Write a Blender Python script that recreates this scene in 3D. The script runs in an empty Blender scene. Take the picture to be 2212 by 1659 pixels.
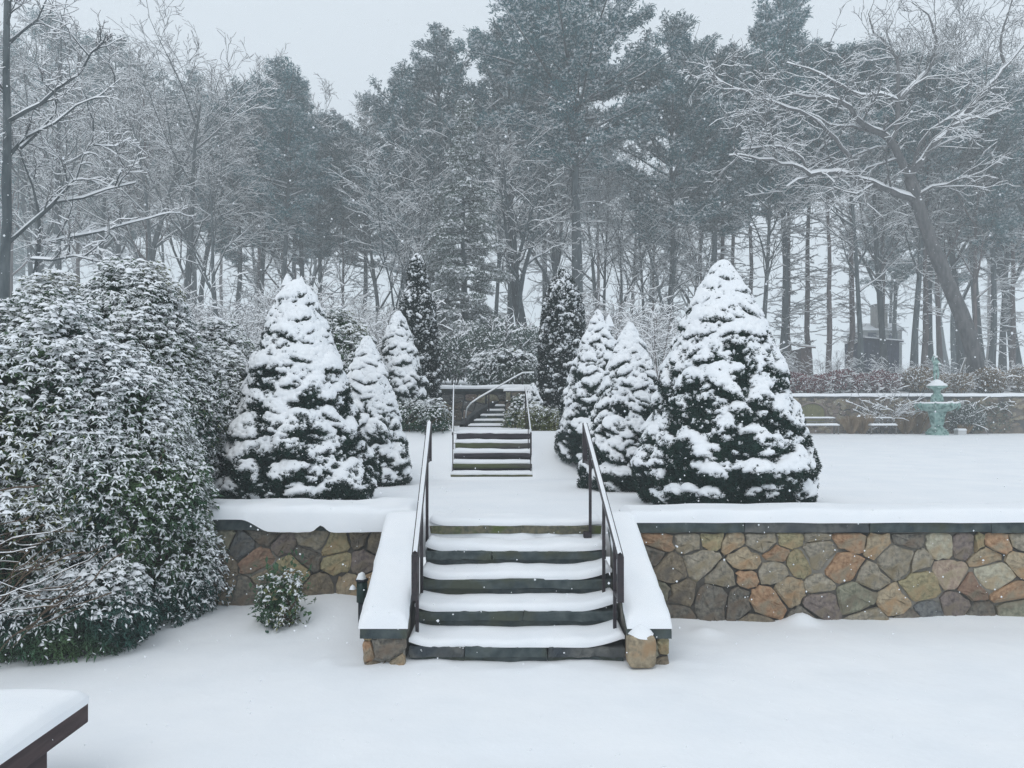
import bpy, math, random
import numpy as np
from mathutils import Vector

# ------------------------------------------------------------------ camera, sky, sun, exposure
SC = bpy.context.scene
COL = SC.collection
H_EYE = 2.2
F = 1600.0            # focal length in the units of at(): a picture 2212 wide, horizon at 880


def at(x, y, d):
    return Vector(((x - 1106) * d / F, d, H_EYE - (y - 880) * d / F))


cam_d = bpy.data.cameras.new('camera')
cam_d.sensor_width = 36
cam_d.lens = 36 * F / 2212
cam_d.shift_y = 50 / 2212
cam_d.clip_end = 1500
cam_d.clip_start = 0.05
cam = bpy.data.objects.new('camera', cam_d)
cam.location = (0, 0, H_EYE)
cam.rotation_euler = (math.radians(90), 0, 0)
COL.objects.link(cam)
SC.camera = cam

world = bpy.data.worlds.new('World')
SC.world = world
world.use_nodes = True
wn = world.node_tree
wn.nodes.clear()
SUN_EL, SUN_AZ = math.radians(55), math.radians(200)
sky = wn.nodes.new('ShaderNodeTexSky')
sky.sky_type = 'NISHITA'
sky.sun_disc = False
sky.sun_elevation = SUN_EL
sky.sun_rotation = SUN_AZ
bg1 = wn.nodes.new('ShaderNodeBackground')
bg1.inputs['Strength'].default_value = 0.05
wn.links.new(sky.outputs[0], bg1.inputs['Color'])
bg2 = wn.nodes.new('ShaderNodeBackground')      # the even cloud deck under the blue sky
bg2.inputs['Color'].default_value = (0.656, 0.718, 0.776, 1)
bg2.inputs['Strength'].default_value = 0.98
mixw = wn.nodes.new('ShaderNodeMixShader')
mixw.inputs[0].default_value = 0.88
wo = wn.nodes.new('ShaderNodeOutputWorld')
wn.links.new(bg1.outputs[0], mixw.inputs[1])
wn.links.new(bg2.outputs[0], mixw.inputs[2])
wn.links.new(mixw.outputs[0], wo.inputs['Surface'])

sun_d = bpy.data.lights.new('sun', 'SUN')
sun_d.energy = 0.55
sun_d.angle = math.radians(40)
sun_d.color = (1.0, 0.97, 0.93)
sun = bpy.data.objects.new('sun', sun_d)
sun.rotation_euler = (math.radians(90) - SUN_EL, 0, math.radians(-25))
COL.objects.link(sun)

SC.view_settings.view_transform = 'Standard'
SC.view_settings.look = 'None'
SC.view_settings.gamma = 1
SC.view_settings.use_curve_mapping = False
SC.view_settings.exposure = 0.38
SC.render.engine = 'CYCLES'
SC.cycles.max_bounces = 5
SC.cycles.diffuse_bounces = 3
SC.cycles.glossy_bounces = 2
SC.cycles.volume_bounces = 3
SC.cycles.use_adaptive_sampling = True
SC.cycles.adaptive_threshold = 0.012
SC.cycles.use_denoising = True
SC.cycles.denoising_prefilter = 'NONE'

HAZE_DENSITY = 0.0040

# ------------------------------------------------------------------ helpers


def hash3(ix, iy, iz, seed):
    h = (ix.astype(np.int64) * 73856093) ^ (iy.astype(np.int64) * 19349663) ^ (iz.astype(np.int64) * 83492791) ^ (seed * 2654435)
    h = (h ^ (h >> 13)) * 1274126177
    h = h ^ (h >> 16)
    return (h & 0xFFFF) / 65535.0


def vnoise(P, scale, seed=0):
    Q = P * scale
    I = np.floor(Q)
    f = Q - I
    f = f * f * (3 - 2 * f)
    I = I.astype(np.int64)
    out = 0
    for a in (0, 1):
        for b in (0, 1):
            for c in (0, 1):
                w = (f[..., 0] if a else 1 - f[..., 0]) * (f[..., 1] if b else 1 - f[..., 1]) * (f[..., 2] if c else 1 - f[..., 2])
                out = out + w * hash3(I[..., 0] + a, I[..., 1] + b, I[..., 2] + c, seed)
    return out * 2 - 1


def fbm(P, scale, seed=0, octaves=4, gain=0.5):
    out, amp, tot = 0, 1.0, 0
    for k in range(octaves):
        out = out + amp * vnoise(P, scale * 2 ** k, seed + 17 * k)
        tot += amp
        amp *= gain
    return out / tot


def fbm2(X, Y, scale, seed=0, octaves=4):
    return fbm(np.stack([X, Y, np.zeros_like(X)], -1), scale, seed, octaves)


def sstep(x, a, b):
    t = np.clip((x - a) / (b - a), 0, 1)
    return t * t * (3 - 2 * t)


class MB:
    """collects vertices and faces for one mesh"""

    def __init__(self):
        self.V, self.T, self.Q, self.TM, self.QM, self.n, self.G = [], [], [], [], [], 0, []

    def add(self, V, tris=None, quads=None, m=0):
        V = np.asarray(V, dtype=np.float64).reshape(-1, 3)
        if tris is not None and len(tris):
            t = np.asarray(tris, dtype=np.int64).reshape(-1, 3) + self.n
            self.T.append(t)
            self.TM.append(np.full(len(t), m))
        if quads is not None and len(quads):
            q = np.asarray(quads, dtype=np.int64).reshape(-1, 4) + self.n
            self.Q.append(q)
            self.QM.append(np.full(len(q), m))
        self.V.append(V)
        self.n += len(V)
        return self

    def mesh(self, name, mats, smooth=True):
        V = np.concatenate(self.V) if self.V else np.zeros((0, 3))
        T = np.concatenate(self.T) if self.T else np.zeros((0, 3), int)
        Q = np.concatenate(self.Q) if self.Q else np.zeros((0, 4), int)
        M = np.concatenate([np.concatenate(self.TM) if self.TM else np.zeros(0, int), np.concatenate(self.QM) if self.QM else np.zeros(0, int)])
        me = bpy.data.meshes.new(name)
        me.vertices.add(len(V))
        me.vertices.foreach_set('co', V.astype(np.float32).ravel())
        nl = len(T) * 3 + len(Q) * 4
        me.loops.add(nl)
        me.loops.foreach_set('vertex_index', np.concatenate([T.ravel(), Q.ravel()]).astype(np.int32))
        me.polygons.add(len(T) + len(Q))
        ls = np.concatenate([np.arange(len(T)) * 3, len(T) * 3 + np.arange(len(Q)) * 4]).astype(np.int32)
        me.polygons.foreach_set('loop_start', ls)
        me.polygons.foreach_set('material_index', M.astype(np.int32))
        me.polygons.foreach_set('use_smooth', np.full(len(T) + len(Q), smooth))
        for m in (mats if isinstance(mats, (list, tuple)) else [mats]):
            me.materials.append(m)
        me.update(calc_edges=True)
        me.validate()
        return me

    def build(self, name, mats, parent=None, smooth=True):
        o = bpy.data.objects.new(name, self.mesh(name, mats, smooth))
        COL.objects.link(o)
        if parent is not None:
            o.parent = parent
        return o


def part(name, me, parent, loc=(0, 0, 0), kind=None, label=None):
    o = bpy.data.objects.new(name, me)
    COL.objects.link(o)
    o.parent = parent
    o.location = loc
    if kind:
        o['kind'] = kind
    if label:
        o['label'] = label
    return o


def thing(name, label, cat, loc=(0, 0, 0), rz=0, group=None):
    o = bpy.data.objects.new(name, None)
    COL.objects.link(o)
    o.empty_display_size = 0.2
    o.location = loc
    o.rotation_euler = (0, 0, rz)
    o['label'] = label
    o['category'] = cat
    if group:
        o['group'] = group
    return o


def tag(o, label=None, cat=None, group=None, kind=None):
    for k, v in (('label', label), ('category', cat), ('group', group), ('kind', kind)):
        if v:
            o[k] = v
    return o


def dup(root, loc, rz=0, scale=1, label=None, group=None, tilt=(0, 0)):
    r = root.copy()
    COL.objects.link(r)
    r.location = loc
    r.rotation_euler = (tilt[0], tilt[1], rz)
    r.scale = (scale, scale, scale)
    if label:
        r['label'] = label
    if group:
        r['group'] = group
    for ch in list(root.children):
        c = ch.copy()
        COL.objects.link(c)
        c.parent = r
        for g in ch.children:
            e = g.copy()
            COL.objects.link(e)
            e.parent = c
    return r


def box(mb, x0, x1, y0, y1, z0, z1, m=0):
    V = [(x, y, z) for z in (z0, z1) for y in (y0, y1) for x in (x0, x1)]
    Q = [(0, 2, 3, 1), (4, 5, 7, 6), (0, 1, 5, 4), (2, 6, 7, 3), (0, 4, 6, 2), (1, 3, 7, 5)]
    mb.add(V, quads=Q, m=m)
    return mb


def slab(mb, x0, x1, y0, y1, z0, z1, m=0, seed=0, j=0.006, bev=0.008, nx=14):
    """a stone or timber block with uneven, worn edges; long axis X"""
    rng = np.random.default_rng(seed)
    sec = np.array([(y0, z0), (y0, z1 - bev), (y0 + bev, z1), (y1, z1), (y1, z0)])
    ns = len(sec)
    xs = np.linspace(x0, x1, nx)
    V = []
    for i, x in enumerate(xs):
        for k, (y, z) in enumerate(sec):
            e = rng.normal(0, j, 2) if k < 4 else (0, 0)
            V.append((x + rng.normal(0, j) * (i in (0, nx - 1)), y + e[0] * (k < 3), z + e[1] * .6))
    Q = []
    for i in range(nx - 1):
        for k in range(ns):
            a, b = i * ns + k, i * ns + (k + 1) % ns
            Q.append((a, a + ns, b + ns, b))
    T = []
    for base, rev in ((0, False), ((nx - 1) * ns, True)):
        for k in range(1, ns - 1):
            t = (base, base + k, base + k + 1)
            T.append(t[::-1] if rev else t)
    mb.add(V, T, Q, m)
    return mb


def frames(P):
    T = np.gradient(P, axis=0)
    T /= np.linalg.norm(T, axis=1)[:, None] + 1e-9
    ref = np.array([0.0, 0.0, 1.0]) if abs(T[:, 2]).mean() < 0.8 else np.array([1.0, 0.13, 0.0])
    S = np.cross(T, ref)
    S /= np.linalg.norm(S, axis=1)[:, None] + 1e-9
    U = np.cross(S, T)
    return T, S, U


def tube(mb, P, R, sides=6, m=0, cap=True, rough=0, rng=None):
    P = np.asarray(P, float)
    R = np.broadcast_to(np.asarray(R, float), (len(P),))
    T, S, U = frames(P)
    a = np.arange(sides) * 2 * math.pi / sides
    rr = R[:, None]
    if rough:
        rr = rr * (1 + rng.normal(0, rough, (len(P), sides)))
    V = P[:, None, :] + rr[..., None] * (np.cos(a)[None, :, None] * S[:, None, :] + np.sin(a)[None, :, None] * U[:, None, :])
    n = len(P)
    i = np.arange(n - 1)[:, None] * sides
    k = np.arange(sides)[None, :]
    k2 = (k + 1) % sides
    Q = np.stack([i + k, i + k2, i + sides + k2, i + sides + k], -1).reshape(-1, 4)
    V = V.reshape(-1, 3)
    tr = []
    if cap and sides > 3:
        V = np.concatenate([V, P[:1], P[-1:]])
        c0, c1 = n * sides, n * sides + 1
        for q in range(sides):
            tr.append((c0, (q + 1) % sides, q))
            tr.append((c1, (n - 1) * sides + q, (n - 1) * sides + (q + 1) % sides))
    mb.add(V, tr, Q, m)


def snow_strip(mb, P, R, th=0.03, m=0, lim=0.95, rng=None):
    """snow lying along the top of a branch or rail"""
    P = np.asarray(P, float)
    R = np.broadcast_to(np.asarray(R, float), (len(P),))
    T = np.gradient(P, axis=0)
    T /= np.linalg.norm(T, axis=1)[:, None] + 1e-9
    flat = np.clip((lim - np.abs(T[:, 2])) / lim * 2.2, 0, 1)
    if flat.max() < 0.1:
        return
    up = np.array([0, 0, 1.0])
    S = np.cross(T, up)
    S /= np.linalg.norm(S, axis=1)[:, None] + 1e-6
    N = np.cross(S, T)
    N *= np.sign(N[:, 2:3] + 1e-9)
    t = (th + np.minimum(R, .3) * .30) * flat * (1 if rng is None else rng.uniform(0.6, 1.35, len(P)))
    w = R * 1.02 + th * .25
    A = P + S * w[:, None] * (.35 + .65 * flat[:, None]) + N * (R * .25)[:, None]
    B = P + N * (R + t)[:, None]
    C = P - S * w[:, None] * (.35 + .65 * flat[:, None]) + N * (R * .25)[:, None]
    n = len(P)
    V = np.stack([A, B, C], 1).reshape(-1, 3)
    ok = np.minimum(flat[:-1], flat[1:]) > 0.05
    i = (np.arange(n - 1)[ok]) * 3
    Q = np.concatenate([np.stack([i, i + 1, i + 4, i + 3], -1), np.stack([i + 1, i + 2, i + 5, i + 4], -1)])
    mb.add(V, quads=Q, m=m)


# ------------------------------------------------------------------ materials
def mat(name, c1, c2=None, scale=8.0, rough=0.85, bump=0.0, bump_scale=None, c3=None, scale3=2.0, rnd=0.0, detail=6, spec=0.3, metal=0, stretch=None, lo=.35, hi=.65):
    m = bpy.data.materials.new(name)
    m.use_nodes = True
    nt = m.node_tree
    b = nt.nodes['Principled BSDF']
    b.inputs['Roughness'].default_value = rough
    b.inputs['Specular IOR Level'].default_value = spec
    b.inputs['Metallic'].default_value = metal
    tc = nt.nodes.new('ShaderNodeTexCoord')
    vec = tc.outputs['Object']
    if stretch:
        mp = nt.nodes.new('ShaderNodeMapping')
        mp.inputs['Scale'].default_value = stretch
        nt.links.new(vec, mp.inputs[0])
        vec = mp.outputs[0]
    col = None
    if c2 is None:
        rgb = nt.nodes.new('ShaderNodeRGB')
        rgb.outputs[0].default_value = (*c1, 1)
        col = rgb.outputs[0]
    else:
        n = nt.nodes.new('ShaderNodeTexNoise')
        n.inputs['Scale'].default_value = scale
        n.inputs['Detail'].default_value = detail
        nt.links.new(vec, n.inputs['Vector'])
        r = nt.nodes.new('ShaderNodeValToRGB')
        r.color_ramp.elements[0].position = lo
        r.color_ramp.elements[1].position = hi
        r.color_ramp.elements[0].color = (*c1, 1)
        r.color_ramp.elements[1].color = (*c2, 1)
        nt.links.new(n.outputs['Fac'], r.inputs[0])
        col = r.outputs[0]
    if c3 is not None:
        n3 = nt.nodes.new('ShaderNodeTexNoise')
        n3.inputs['Scale'].default_value = scale3
        n3.inputs['Detail'].default_value = 4
        nt.links.new(vec, n3.inputs['Vector'])
        r3 = nt.nodes.new('ShaderNodeMapRange')
        r3.inputs['From Min'].default_value = 0.48
        r3.inputs['From Max'].default_value = 0.62
        nt.links.new(n3.outputs['Fac'], r3.inputs[0])
        mx = nt.nodes.new('ShaderNodeMixRGB')
        mx.inputs[2].default_value = (*c3, 1)
        nt.links.new(r3.outputs[0], mx.inputs[0])
        nt.links.new(col, mx.inputs[1])
        col = mx.outputs[0]
    if rnd:
        oi = nt.nodes.new('ShaderNodeObjectInfo')
        mr = nt.nodes.new('ShaderNodeMapRange')
        mr.inputs['To Min'].default_value = 1 - rnd
        mr.inputs['To Max'].default_value = 1 + rnd
        nt.links.new(oi.outputs['Random'], mr.inputs[0])
        hs = nt.nodes.new('ShaderNodeHueSaturation')
        nt.links.new(mr.outputs[0], hs.inputs['Value'])
        nt.links.new(col, hs.inputs['Color'])
        col = hs.outputs[0]
    nt.links.new(col, b.inputs['Base Color'])
    if bump:
        nb = nt.nodes.new('ShaderNodeTexNoise')
        nb.inputs['Scale'].default_value = bump_scale or scale * 2
        nb.inputs['Detail'].default_value = 8
        nt.links.new(vec, nb.inputs['Vector'])
        bp = nt.nodes.new('ShaderNodeBump')
        bp.inputs['Strength'].default_value = bump
        bp.inputs['Distance'].default_value = 0.02
        nt.links.new(nb.outputs['Fac'], bp.inputs['Height'])
        nt.links.new(bp.outputs[0], b.inputs['Normal'])
    return m


M = {}
M['snow'] = mat('snow', (0.86, 0.88, 0.91), (0.90, 0.91, 0.93), 3, 0.8, 0.12, 30, spec=.2)
M['snow_ground'] = mat('snow_ground', (0.85, 0.87, 0.90), (0.90, 0.91, 0.93), 1.2, 0.8, 0.22, 9, spec=.2)
M['snow_far'] = mat('snow_far', (0.87, 0.885, 0.91), rough=.9)
M['leaf'] = mat('leaf', (0.030, 0.090, 0.045), (0.085, 0.150, 0.060), 1.3, 0.5, c3=(0.022, 0.072, 0.058), scale3=.9)
M['leaf_yellow'] = mat('leaf_yellow', (0.11, 0.14, 0.045), (0.22, 0.23, 0.09), 2.3, 0.55)
M['needle'] = mat('needle', (0.005, 0.026, 0.024), (0.012, 0.046, 0.032), 5, 0.6)
M['thuja'] = mat('thuja', (0.012, 0.026, 0.026), (0.022, 0.042, 0.034), 5, 0.6)
M['pine'] = mat('pine', (0.018, 0.095, 0.118), (0.045, 0.150, 0.165), .5, 0.7, rnd=.25)
M['hemlock'] = mat('hemlock', (0.055, 0.095, 0.085), (0.10, 0.13, 0.105), .5, 0.7)
M['bark'] = mat('bark', (0.030, 0.042, 0.048), (0.085, 0.10, 0.105), 7, 0.9, .6, 9, rnd=.3, stretch=(1, 1, .25))
M['bark_red'] = mat('bark_red', (0.07, 0.055, 0.055), (0.14, 0.11, 0.105), 7, 0.9, .6, 9, rnd=.2, stretch=(1, 1, .25))
M['bark_oak'] = mat('bark_oak', (0.06, 0.062, 0.066), (0.14, 0.135, 0.135), 6, 0.9, .6, 9, stretch=(1, 1, .3))
M['twig'] = mat('twig', (0.075, 0.075, 0.078), (0.15, 0.14, 0.14), 2, 0.9, rnd=.25)
M['brown_twig'] = mat('brown_twig', (0.07, 0.050, 0.035), (0.14, 0.10, 0.07), 6, 0.9)
M['red_leaf'] = mat('red_leaf', (0.17, 0.055, 0.065), (0.26, 0.10, 0.10), 1.5, 0.8)
M['tan_leaf'] = mat('tan_leaf', (0.19, 0.14, 0.085), (0.28, 0.20, 0.12), 1.5, 0.8)
M['straw'] = mat('straw', (0.20, 0.135, 0.075), (0.32, 0.23, 0.14), 3, 0.8)
M['iron'] = mat('iron', (0.012, 0.010, 0.014), (0.03, 0.018, 0.022), 25, 0.45, .15, 60, spec=.5)
M['rail_grey'] = mat('rail_grey', (0.30, 0.32, 0.33), (0.42, 0.44, 0.45), 12, 0.5)
M['slate'] = mat('slate', (0.035, 0.050, 0.055), (0.085, 0.105, 0.105), 9, 0.7, .35, 25, c3=(0.065, 0.075, 0.055), scale3=3)
M['slate_moss'] = mat('slate_moss', (0.075, 0.085, 0.065), (0.17, 0.15, 0.10), 28, 0.8, .4, 40, c3=(0.09, 0.115, 0.035), scale3=4)
M['slate_grey'] = mat('slate_grey', (0.07, 0.075, 0.075), (0.16, 0.16, 0.15), 12, 0.8, .4, 30, c3=(0.045, 0.055, 0.065), scale3=3)
M['timber'] = mat('timber', (0.05, 0.05, 0.045), (0.10, 0.095, 0.08), 12, 0.8, .4, 30, stretch=(.2, 1, 1), c3=(0.08, 0.095, 0.04), scale3=3)
M['timber_dark'] = mat('timber_dark', (0.022, 0.020, 0.028), (0.055, 0.048, 0.055), 12, 0.8, .4, 30, stretch=(.2, 1, 1))
M['timber_moss'] = mat('timber_moss', (0.06, 0.075, 0.03), (0.13, 0.13, 0.06), 14, 0.8, .4, 30, stretch=(.3, 1, 1))
M['mortar'] = mat('mortar', (0.085, 0.078, 0.07), (0.29, 0.27, 0.235), 1.6, 0.95, .5, 30, lo=.42, hi=.60)
M['far_wall'] = mat('far_wall', (0.11, 0.095, 0.08), (0.26, 0.21, 0.16), 2.6, 0.9, .6, 5, c3=(0.09, 0.09, 0.095), scale3=.9)
M['dark_wall'] = mat('dark_wall', (0.035, 0.042, 0.045), (0.085, 0.09, 0.09), 5, 0.9, .6, 9)
M['copper'] = mat('copper', (0.18, 0.32, 0.29), (0.36, 0.50, 0.46), 7, 0.75, .4, 14, c3=(0.07, 0.16, 0.14), scale3=5)
M['bench_wood'] = mat('bench_wood', (0.035, 0.022, 0.024), (0.075, 0.05, 0.05), 14, 0.7, .3, 30, stretch=(1, .15, 1), spec=.3)
M['grey_wood'] = mat('grey_wood', (0.10, 0.095, 0.09), (0.18, 0.17, 0.155), 8, 0.8)
M['shed'] = mat('shed', (0.028, 0.036, 0.065), (0.05, 0.06, 0.095), 3, 0.8)
M['shed_brown'] = mat('shed_brown', (0.09, 0.06, 0.055), (0.14, 0.095, 0.085), 3, 0.8)
M['house'] = mat('house', (0.24, 0.25, 0.25), (0.32, 0.32, 0.31), 1, 0.8)
M['chimney'] = mat('chimney', (0.20, 0.19, 0.18), (0.28, 0.26, 0.24), 4, 0.9)
M['niche'] = mat('niche', (0.13, 0.13, 0.06), (0.20, 0.19, 0.09), 5, 0.8)
M['lamp_black'] = mat('lamp_black', (0.012, 0.016, 0.022), rough=.5)
M['lamp_green'] = mat('lamp_green', (0.008, 0.030, 0.026), rough=.4)
M['box_white'] = mat('box_white', (0.6, 0.6, 0.6), rough=.7)
ST = {
    'grey': ((0.194, 0.176, 0.141), (0.388, 0.342, 0.268), (0.27, 0.224, 0.15)),
    'dark': ((0.088, 0.083, 0.073), (0.215, 0.195, 0.161), (0.155, 0.121, 0.091)),
    'brown': ((0.141, 0.116, 0.083), (0.287, 0.235, 0.166), (0.129, 0.111, 0.091)),
    'olive': ((0.206, 0.182, 0.108), (0.388, 0.336, 0.203), (0.321, 0.242, 0.139)),
    'orange': ((0.271, 0.16, 0.093), (0.47, 0.302, 0.184), (0.283, 0.229, 0.16)),
    'tan': ((0.248, 0.204, 0.141), (0.445, 0.363, 0.25), (0.361, 0.242, 0.139)),
    'pale': ((0.295, 0.27, 0.206), (0.47, 0.441, 0.339), (0.361, 0.29, 0.193)),
    'pink': ((0.282, 0.21, 0.166), (0.445, 0.35, 0.268), (0.321, 0.266, 0.182)),
    'red': ((0.213, 0.131, 0.093), (0.314, 0.21, 0.149), (0.19, 0.158, 0.116)),
    'purple': ((0.141, 0.116, 0.108), (0.272, 0.222, 0.196), (0.206, 0.169, 0.128)),
    'green': ((0.159, 0.16, 0.117), (0.301, 0.289, 0.214), (0.193, 0.169, 0.123)),
    'blue': ((0.088, 0.093, 0.098), (0.186, 0.188, 0.179), (0.129, 0.121, 0.107)),
}
for k, (a, b, c) in ST.items():
    M['stone_' + k] = mat('stone_' + k, a, b, 26, 0.85, .8, 30, c3=c, scale3=7, rnd=.12)


# ------------------------------------------------------------------ ground
def ground_up(X, Y):
    X, Y = np.asarray(X, float), np.asarray(Y, float)
    z = 1.03 - 0.10 * sstep(Y, 8, 14)
    z = z + 0.02 * fbm2(X, Y, .35, 3)
    bank = 0.80 * np.clip((Y - 12.95) / 1.65, 0, 1) * (1 - sstep(X, 1.8, 4.6))
    z = z + bank
    hill_c = (1 - sstep(X, 3 + .18 * np.clip(Y - 18, 0, 40), 5.0 + .30 * np.clip(Y - 18, 0, 18)))
    hc = np.where(Y > 18.72, 2.55 + .105 * (Y - 18.7), 0)
    z = np.where(Y > 18.72, z + (np.maximum(hc, z) - z) * hill_c, z)
    hr = 2.62 + .17 * np.clip(Y - 36.2, 0, 8) + .05 * np.clip(Y - 44.2, 0, 60)
    z = np.where(Y > 36.15, np.maximum(hr, 2.55 + .105 * np.clip(Y - 18.7, 0, 26) * hill_c + .04 * np.clip(Y - 44, 0, 60) * hill_c), z)
    z = np.where((X > -1.08) & (X < .36) & (Y > 13.05) & (Y < 14.75), z - .28, z)
    z = np.where(Y > 36.3, z + .25 * fbm2(X, Y, .08, 9), z)
    return z


def grid_sheet(xs, ys, zf):
    X, Y = np.meshgrid(xs, ys)
    Z = zf(X, Y)
    V = np.stack([X, Y, Z], -1).reshape(-1, 3)
    nx, ny = len(xs), len(ys)
    i = (np.arange(ny - 1)[:, None] * nx + np.arange(nx - 1)[None, :])
    Q = np.stack([i, i + 1, i + nx + 1, i + nx], -1).reshape(-1, 4)
    return MB().add(V, quads=Q)


WR, WL = 7.37, 7.60


def ground_low(X, Y):
    z = 0.075 + 0.022 * fbm2(X, Y, .55, 5, 3) + 0.008 * fbm2(X, Y, 2.5, 8, 3) + .0035 * fbm2(X, Y, 7, 18, 2)
    dl = sstep(Y, 6.6, 7.7) * (X < -1.2) * .15
    z = z + dl * (1 + .45 * np.sin(X * 3.1 + 1.0)) + sstep(Y, 7.0, 7.5) * (X > 1.2) * .03 * (1 + np.sin(X * 1.7))
    z = z + .10 * np.exp(-(((X - 2.85) / .14) ** 2 + ((Y - 7.3) / .12) ** 2))
    z = z + .05 * np.exp(-(((X - 1.83) / .12) ** 2 + ((Y - 7.0) / .12) ** 2))
    z = z + .035 * np.exp(-((Y - 6.15) / .10) ** 2) * fbm2(X, Y, 3.2, 31, 2) * (np.abs(X) < 1.6)
    z = z + .03 * np.exp(-(((X + 3.3) / .5) ** 2 + ((Y - 4.6) / .25) ** 2)) - .025 * np.exp(-(((X - 0) / .4) ** 2 + ((Y - 4.5) / .18) ** 2))
    return z


xs = np.unique(np.concatenate([np.linspace(-320, -12, 24), np.linspace(-12, -6.5, 30), np.linspace(-6.5, 6.5, 230), np.linspace(6.5, 12, 30), np.linspace(12, 320, 24)]))
ys = np.unique(np.concatenate([np.linspace(-320, -5, 20), np.linspace(-5, 3.6, 20), np.linspace(3.6, 7.72, 90)]))
o = grid_sheet(xs, ys, ground_low).build('snow_ground', M['snow_ground'])
o['kind'] = 'structure'
xs = np.unique(np.round(np.concatenate([np.linspace(-320, -20, 40), np.linspace(-20, -6, 60), np.linspace(-6, 7, 131), np.linspace(7, 30, 80), np.linspace(30, 320, 40), [-1.085, -1.075, .355, .365]]), 4))
ys = np.unique(np.round(np.concatenate([[7.9], np.linspace(8, 16, 100), np.linspace(16, 18.7, 15), [18.74], np.linspace(19, 36, 50), [36.13, 36.17], np.linspace(36.5, 90, 90), np.linspace(90, 320, 30), [13.04, 13.06, 14.74, 14.76]]), 4))
o = grid_sheet(xs, ys, ground_up).build('snow_terrain', M['snow_ground'])
o['kind'] = 'structure'
# the edge of the upper ground rolls down behind the coping and the top step
mb = MB()
xe = np.linspace(-30, 30, 400)
prof = [(7.9, 0.0), (7.86, -.006), (7.82, -.03), (7.79, -.09), (7.79, -.4)]
z0 = ground_up(xe, np.full_like(xe, 7.9))
V = np.stack([np.stack([xe, np.full_like(xe, py), z0 + dz], -1) for py, dz in prof])
n = len(xe)
i = (np.arange(len(prof) - 1)[:, None] * n + np.arange(n - 1)[None, :])
mb.add(V.reshape(-1, 3), quads=np.stack([i, i + n, i + n + 1, i + 1], -1).reshape(-1, 4))
mb.build('snow_terrace_edge', M['snow_ground'])['kind'] = 'structure'


def gz(x, y):
    return float(ground_up(np.array([x]), np.array([y]))[0])


# ------------------------------------------------------------------ snow pads
def snow_pad(x0, x1, y0, y1, base, th, er=0.05, nx=60, ny=12, seed=0, lump=.012, lip=0.0, wob=.012, nscale=3.0, lipf=None):
    """pillow of snow on a surface base(X,Y); rounded edges, wandering outline; lip lets the near edge sag over"""
    U, Vv = np.meshgrid(np.linspace(0, 1, nx), np.concatenate([[0], np.linspace(0, 1, ny) ** 1.3, ]))
    X = x0 + (x1 - x0) * U
    Y = y0 + (y1 - y0) * Vv
    wy = wob * fbm2(X, X * 0 + seed, 2.2 * nscale / 3, seed, 3)
    Y = Y + wy * (1 - Vv)
    e = np.minimum(np.minimum(U, 1 - U) * abs(x1 - x0), np.minimum(Vv, 1 - Vv + 1e-9) * abs(y1 - y0) + .0)
    e = np.clip(e / er, 0, 1)
    prof = np.sqrt(np.clip(1 - (1 - e) ** 2, 0, 1))
    prof = .42 * (e > -1) + .58 * prof
    Z = base(X, Y) + th * prof * (1 + .30 * fbm2(X, Y, nscale * .5, seed + 5, 3)) + lump * fbm2(X, Y, nscale, seed + 2, 3) * prof
    Z[0, :] = base(X, Y)[0, :] - .004 - lip * (0.5 + .5 * fbm2(X, Y, 2.0, seed + 9, 3)[0, :]) * 1.0
    if lipf is not None:
        Z[0, :] = base(X, Y)[0, :] - lipf(X[0, :])
    Y[0, :] = Y[1, :] + (.004 if lip == 0 else -.012)
    ny2 = Z.shape[0]
    V = np.stack([X, Y, Z], -1).reshape(-1, 3)
    i = (np.arange(ny2 - 1)[:, None] * nx + np.arange(nx - 1)[None, :])
    Q = np.stack([i, i + 1, i + nx + 1, i + nx], -1).reshape(-1, 4)
    mb = MB().add(V, quads=Q)
    # side skirts
    for c in (0, nx - 1):
        A = np.stack([X[:, c], Y[:, c], Z[:, c]], -1)
        B = A.copy()
        B[:, 2] = base(X, Y)[:, c] - .004
        k = np.arange(ny2 - 1)
        mb.add(np.concatenate([A, B]), quads=np.stack([k, k + 1, k + 1 + ny2, k + ny2], -1))
    return mb


# ------------------------------------------------------------------ rubble stones
def clip_poly(poly, p, q, sh=0.0):
    """keep the side of the bisector of p,q that is nearer p"""
    mx, my = (p[0] + q[0]) / 2, (p[1] + q[1]) / 2
    nx, ny = q[0] - p[0], q[1] - p[1]
    out = []
    for i in range(len(poly)):
        a, b = poly[i], poly[(i + 1) % len(poly)]
        da = (a[0] - mx) * nx + (a[1] - my) * ny - sh
        db = (b[0] - mx) * nx + (b[1] - my) * ny - sh
        if da <= 0:
            out.append(a)
        if da * db < 0:
            t = da / (da - db)
            out.append((a[0] + (b[0] - a[0]) * t, a[1] + (b[1] - a[1]) * t))
    return out


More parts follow.
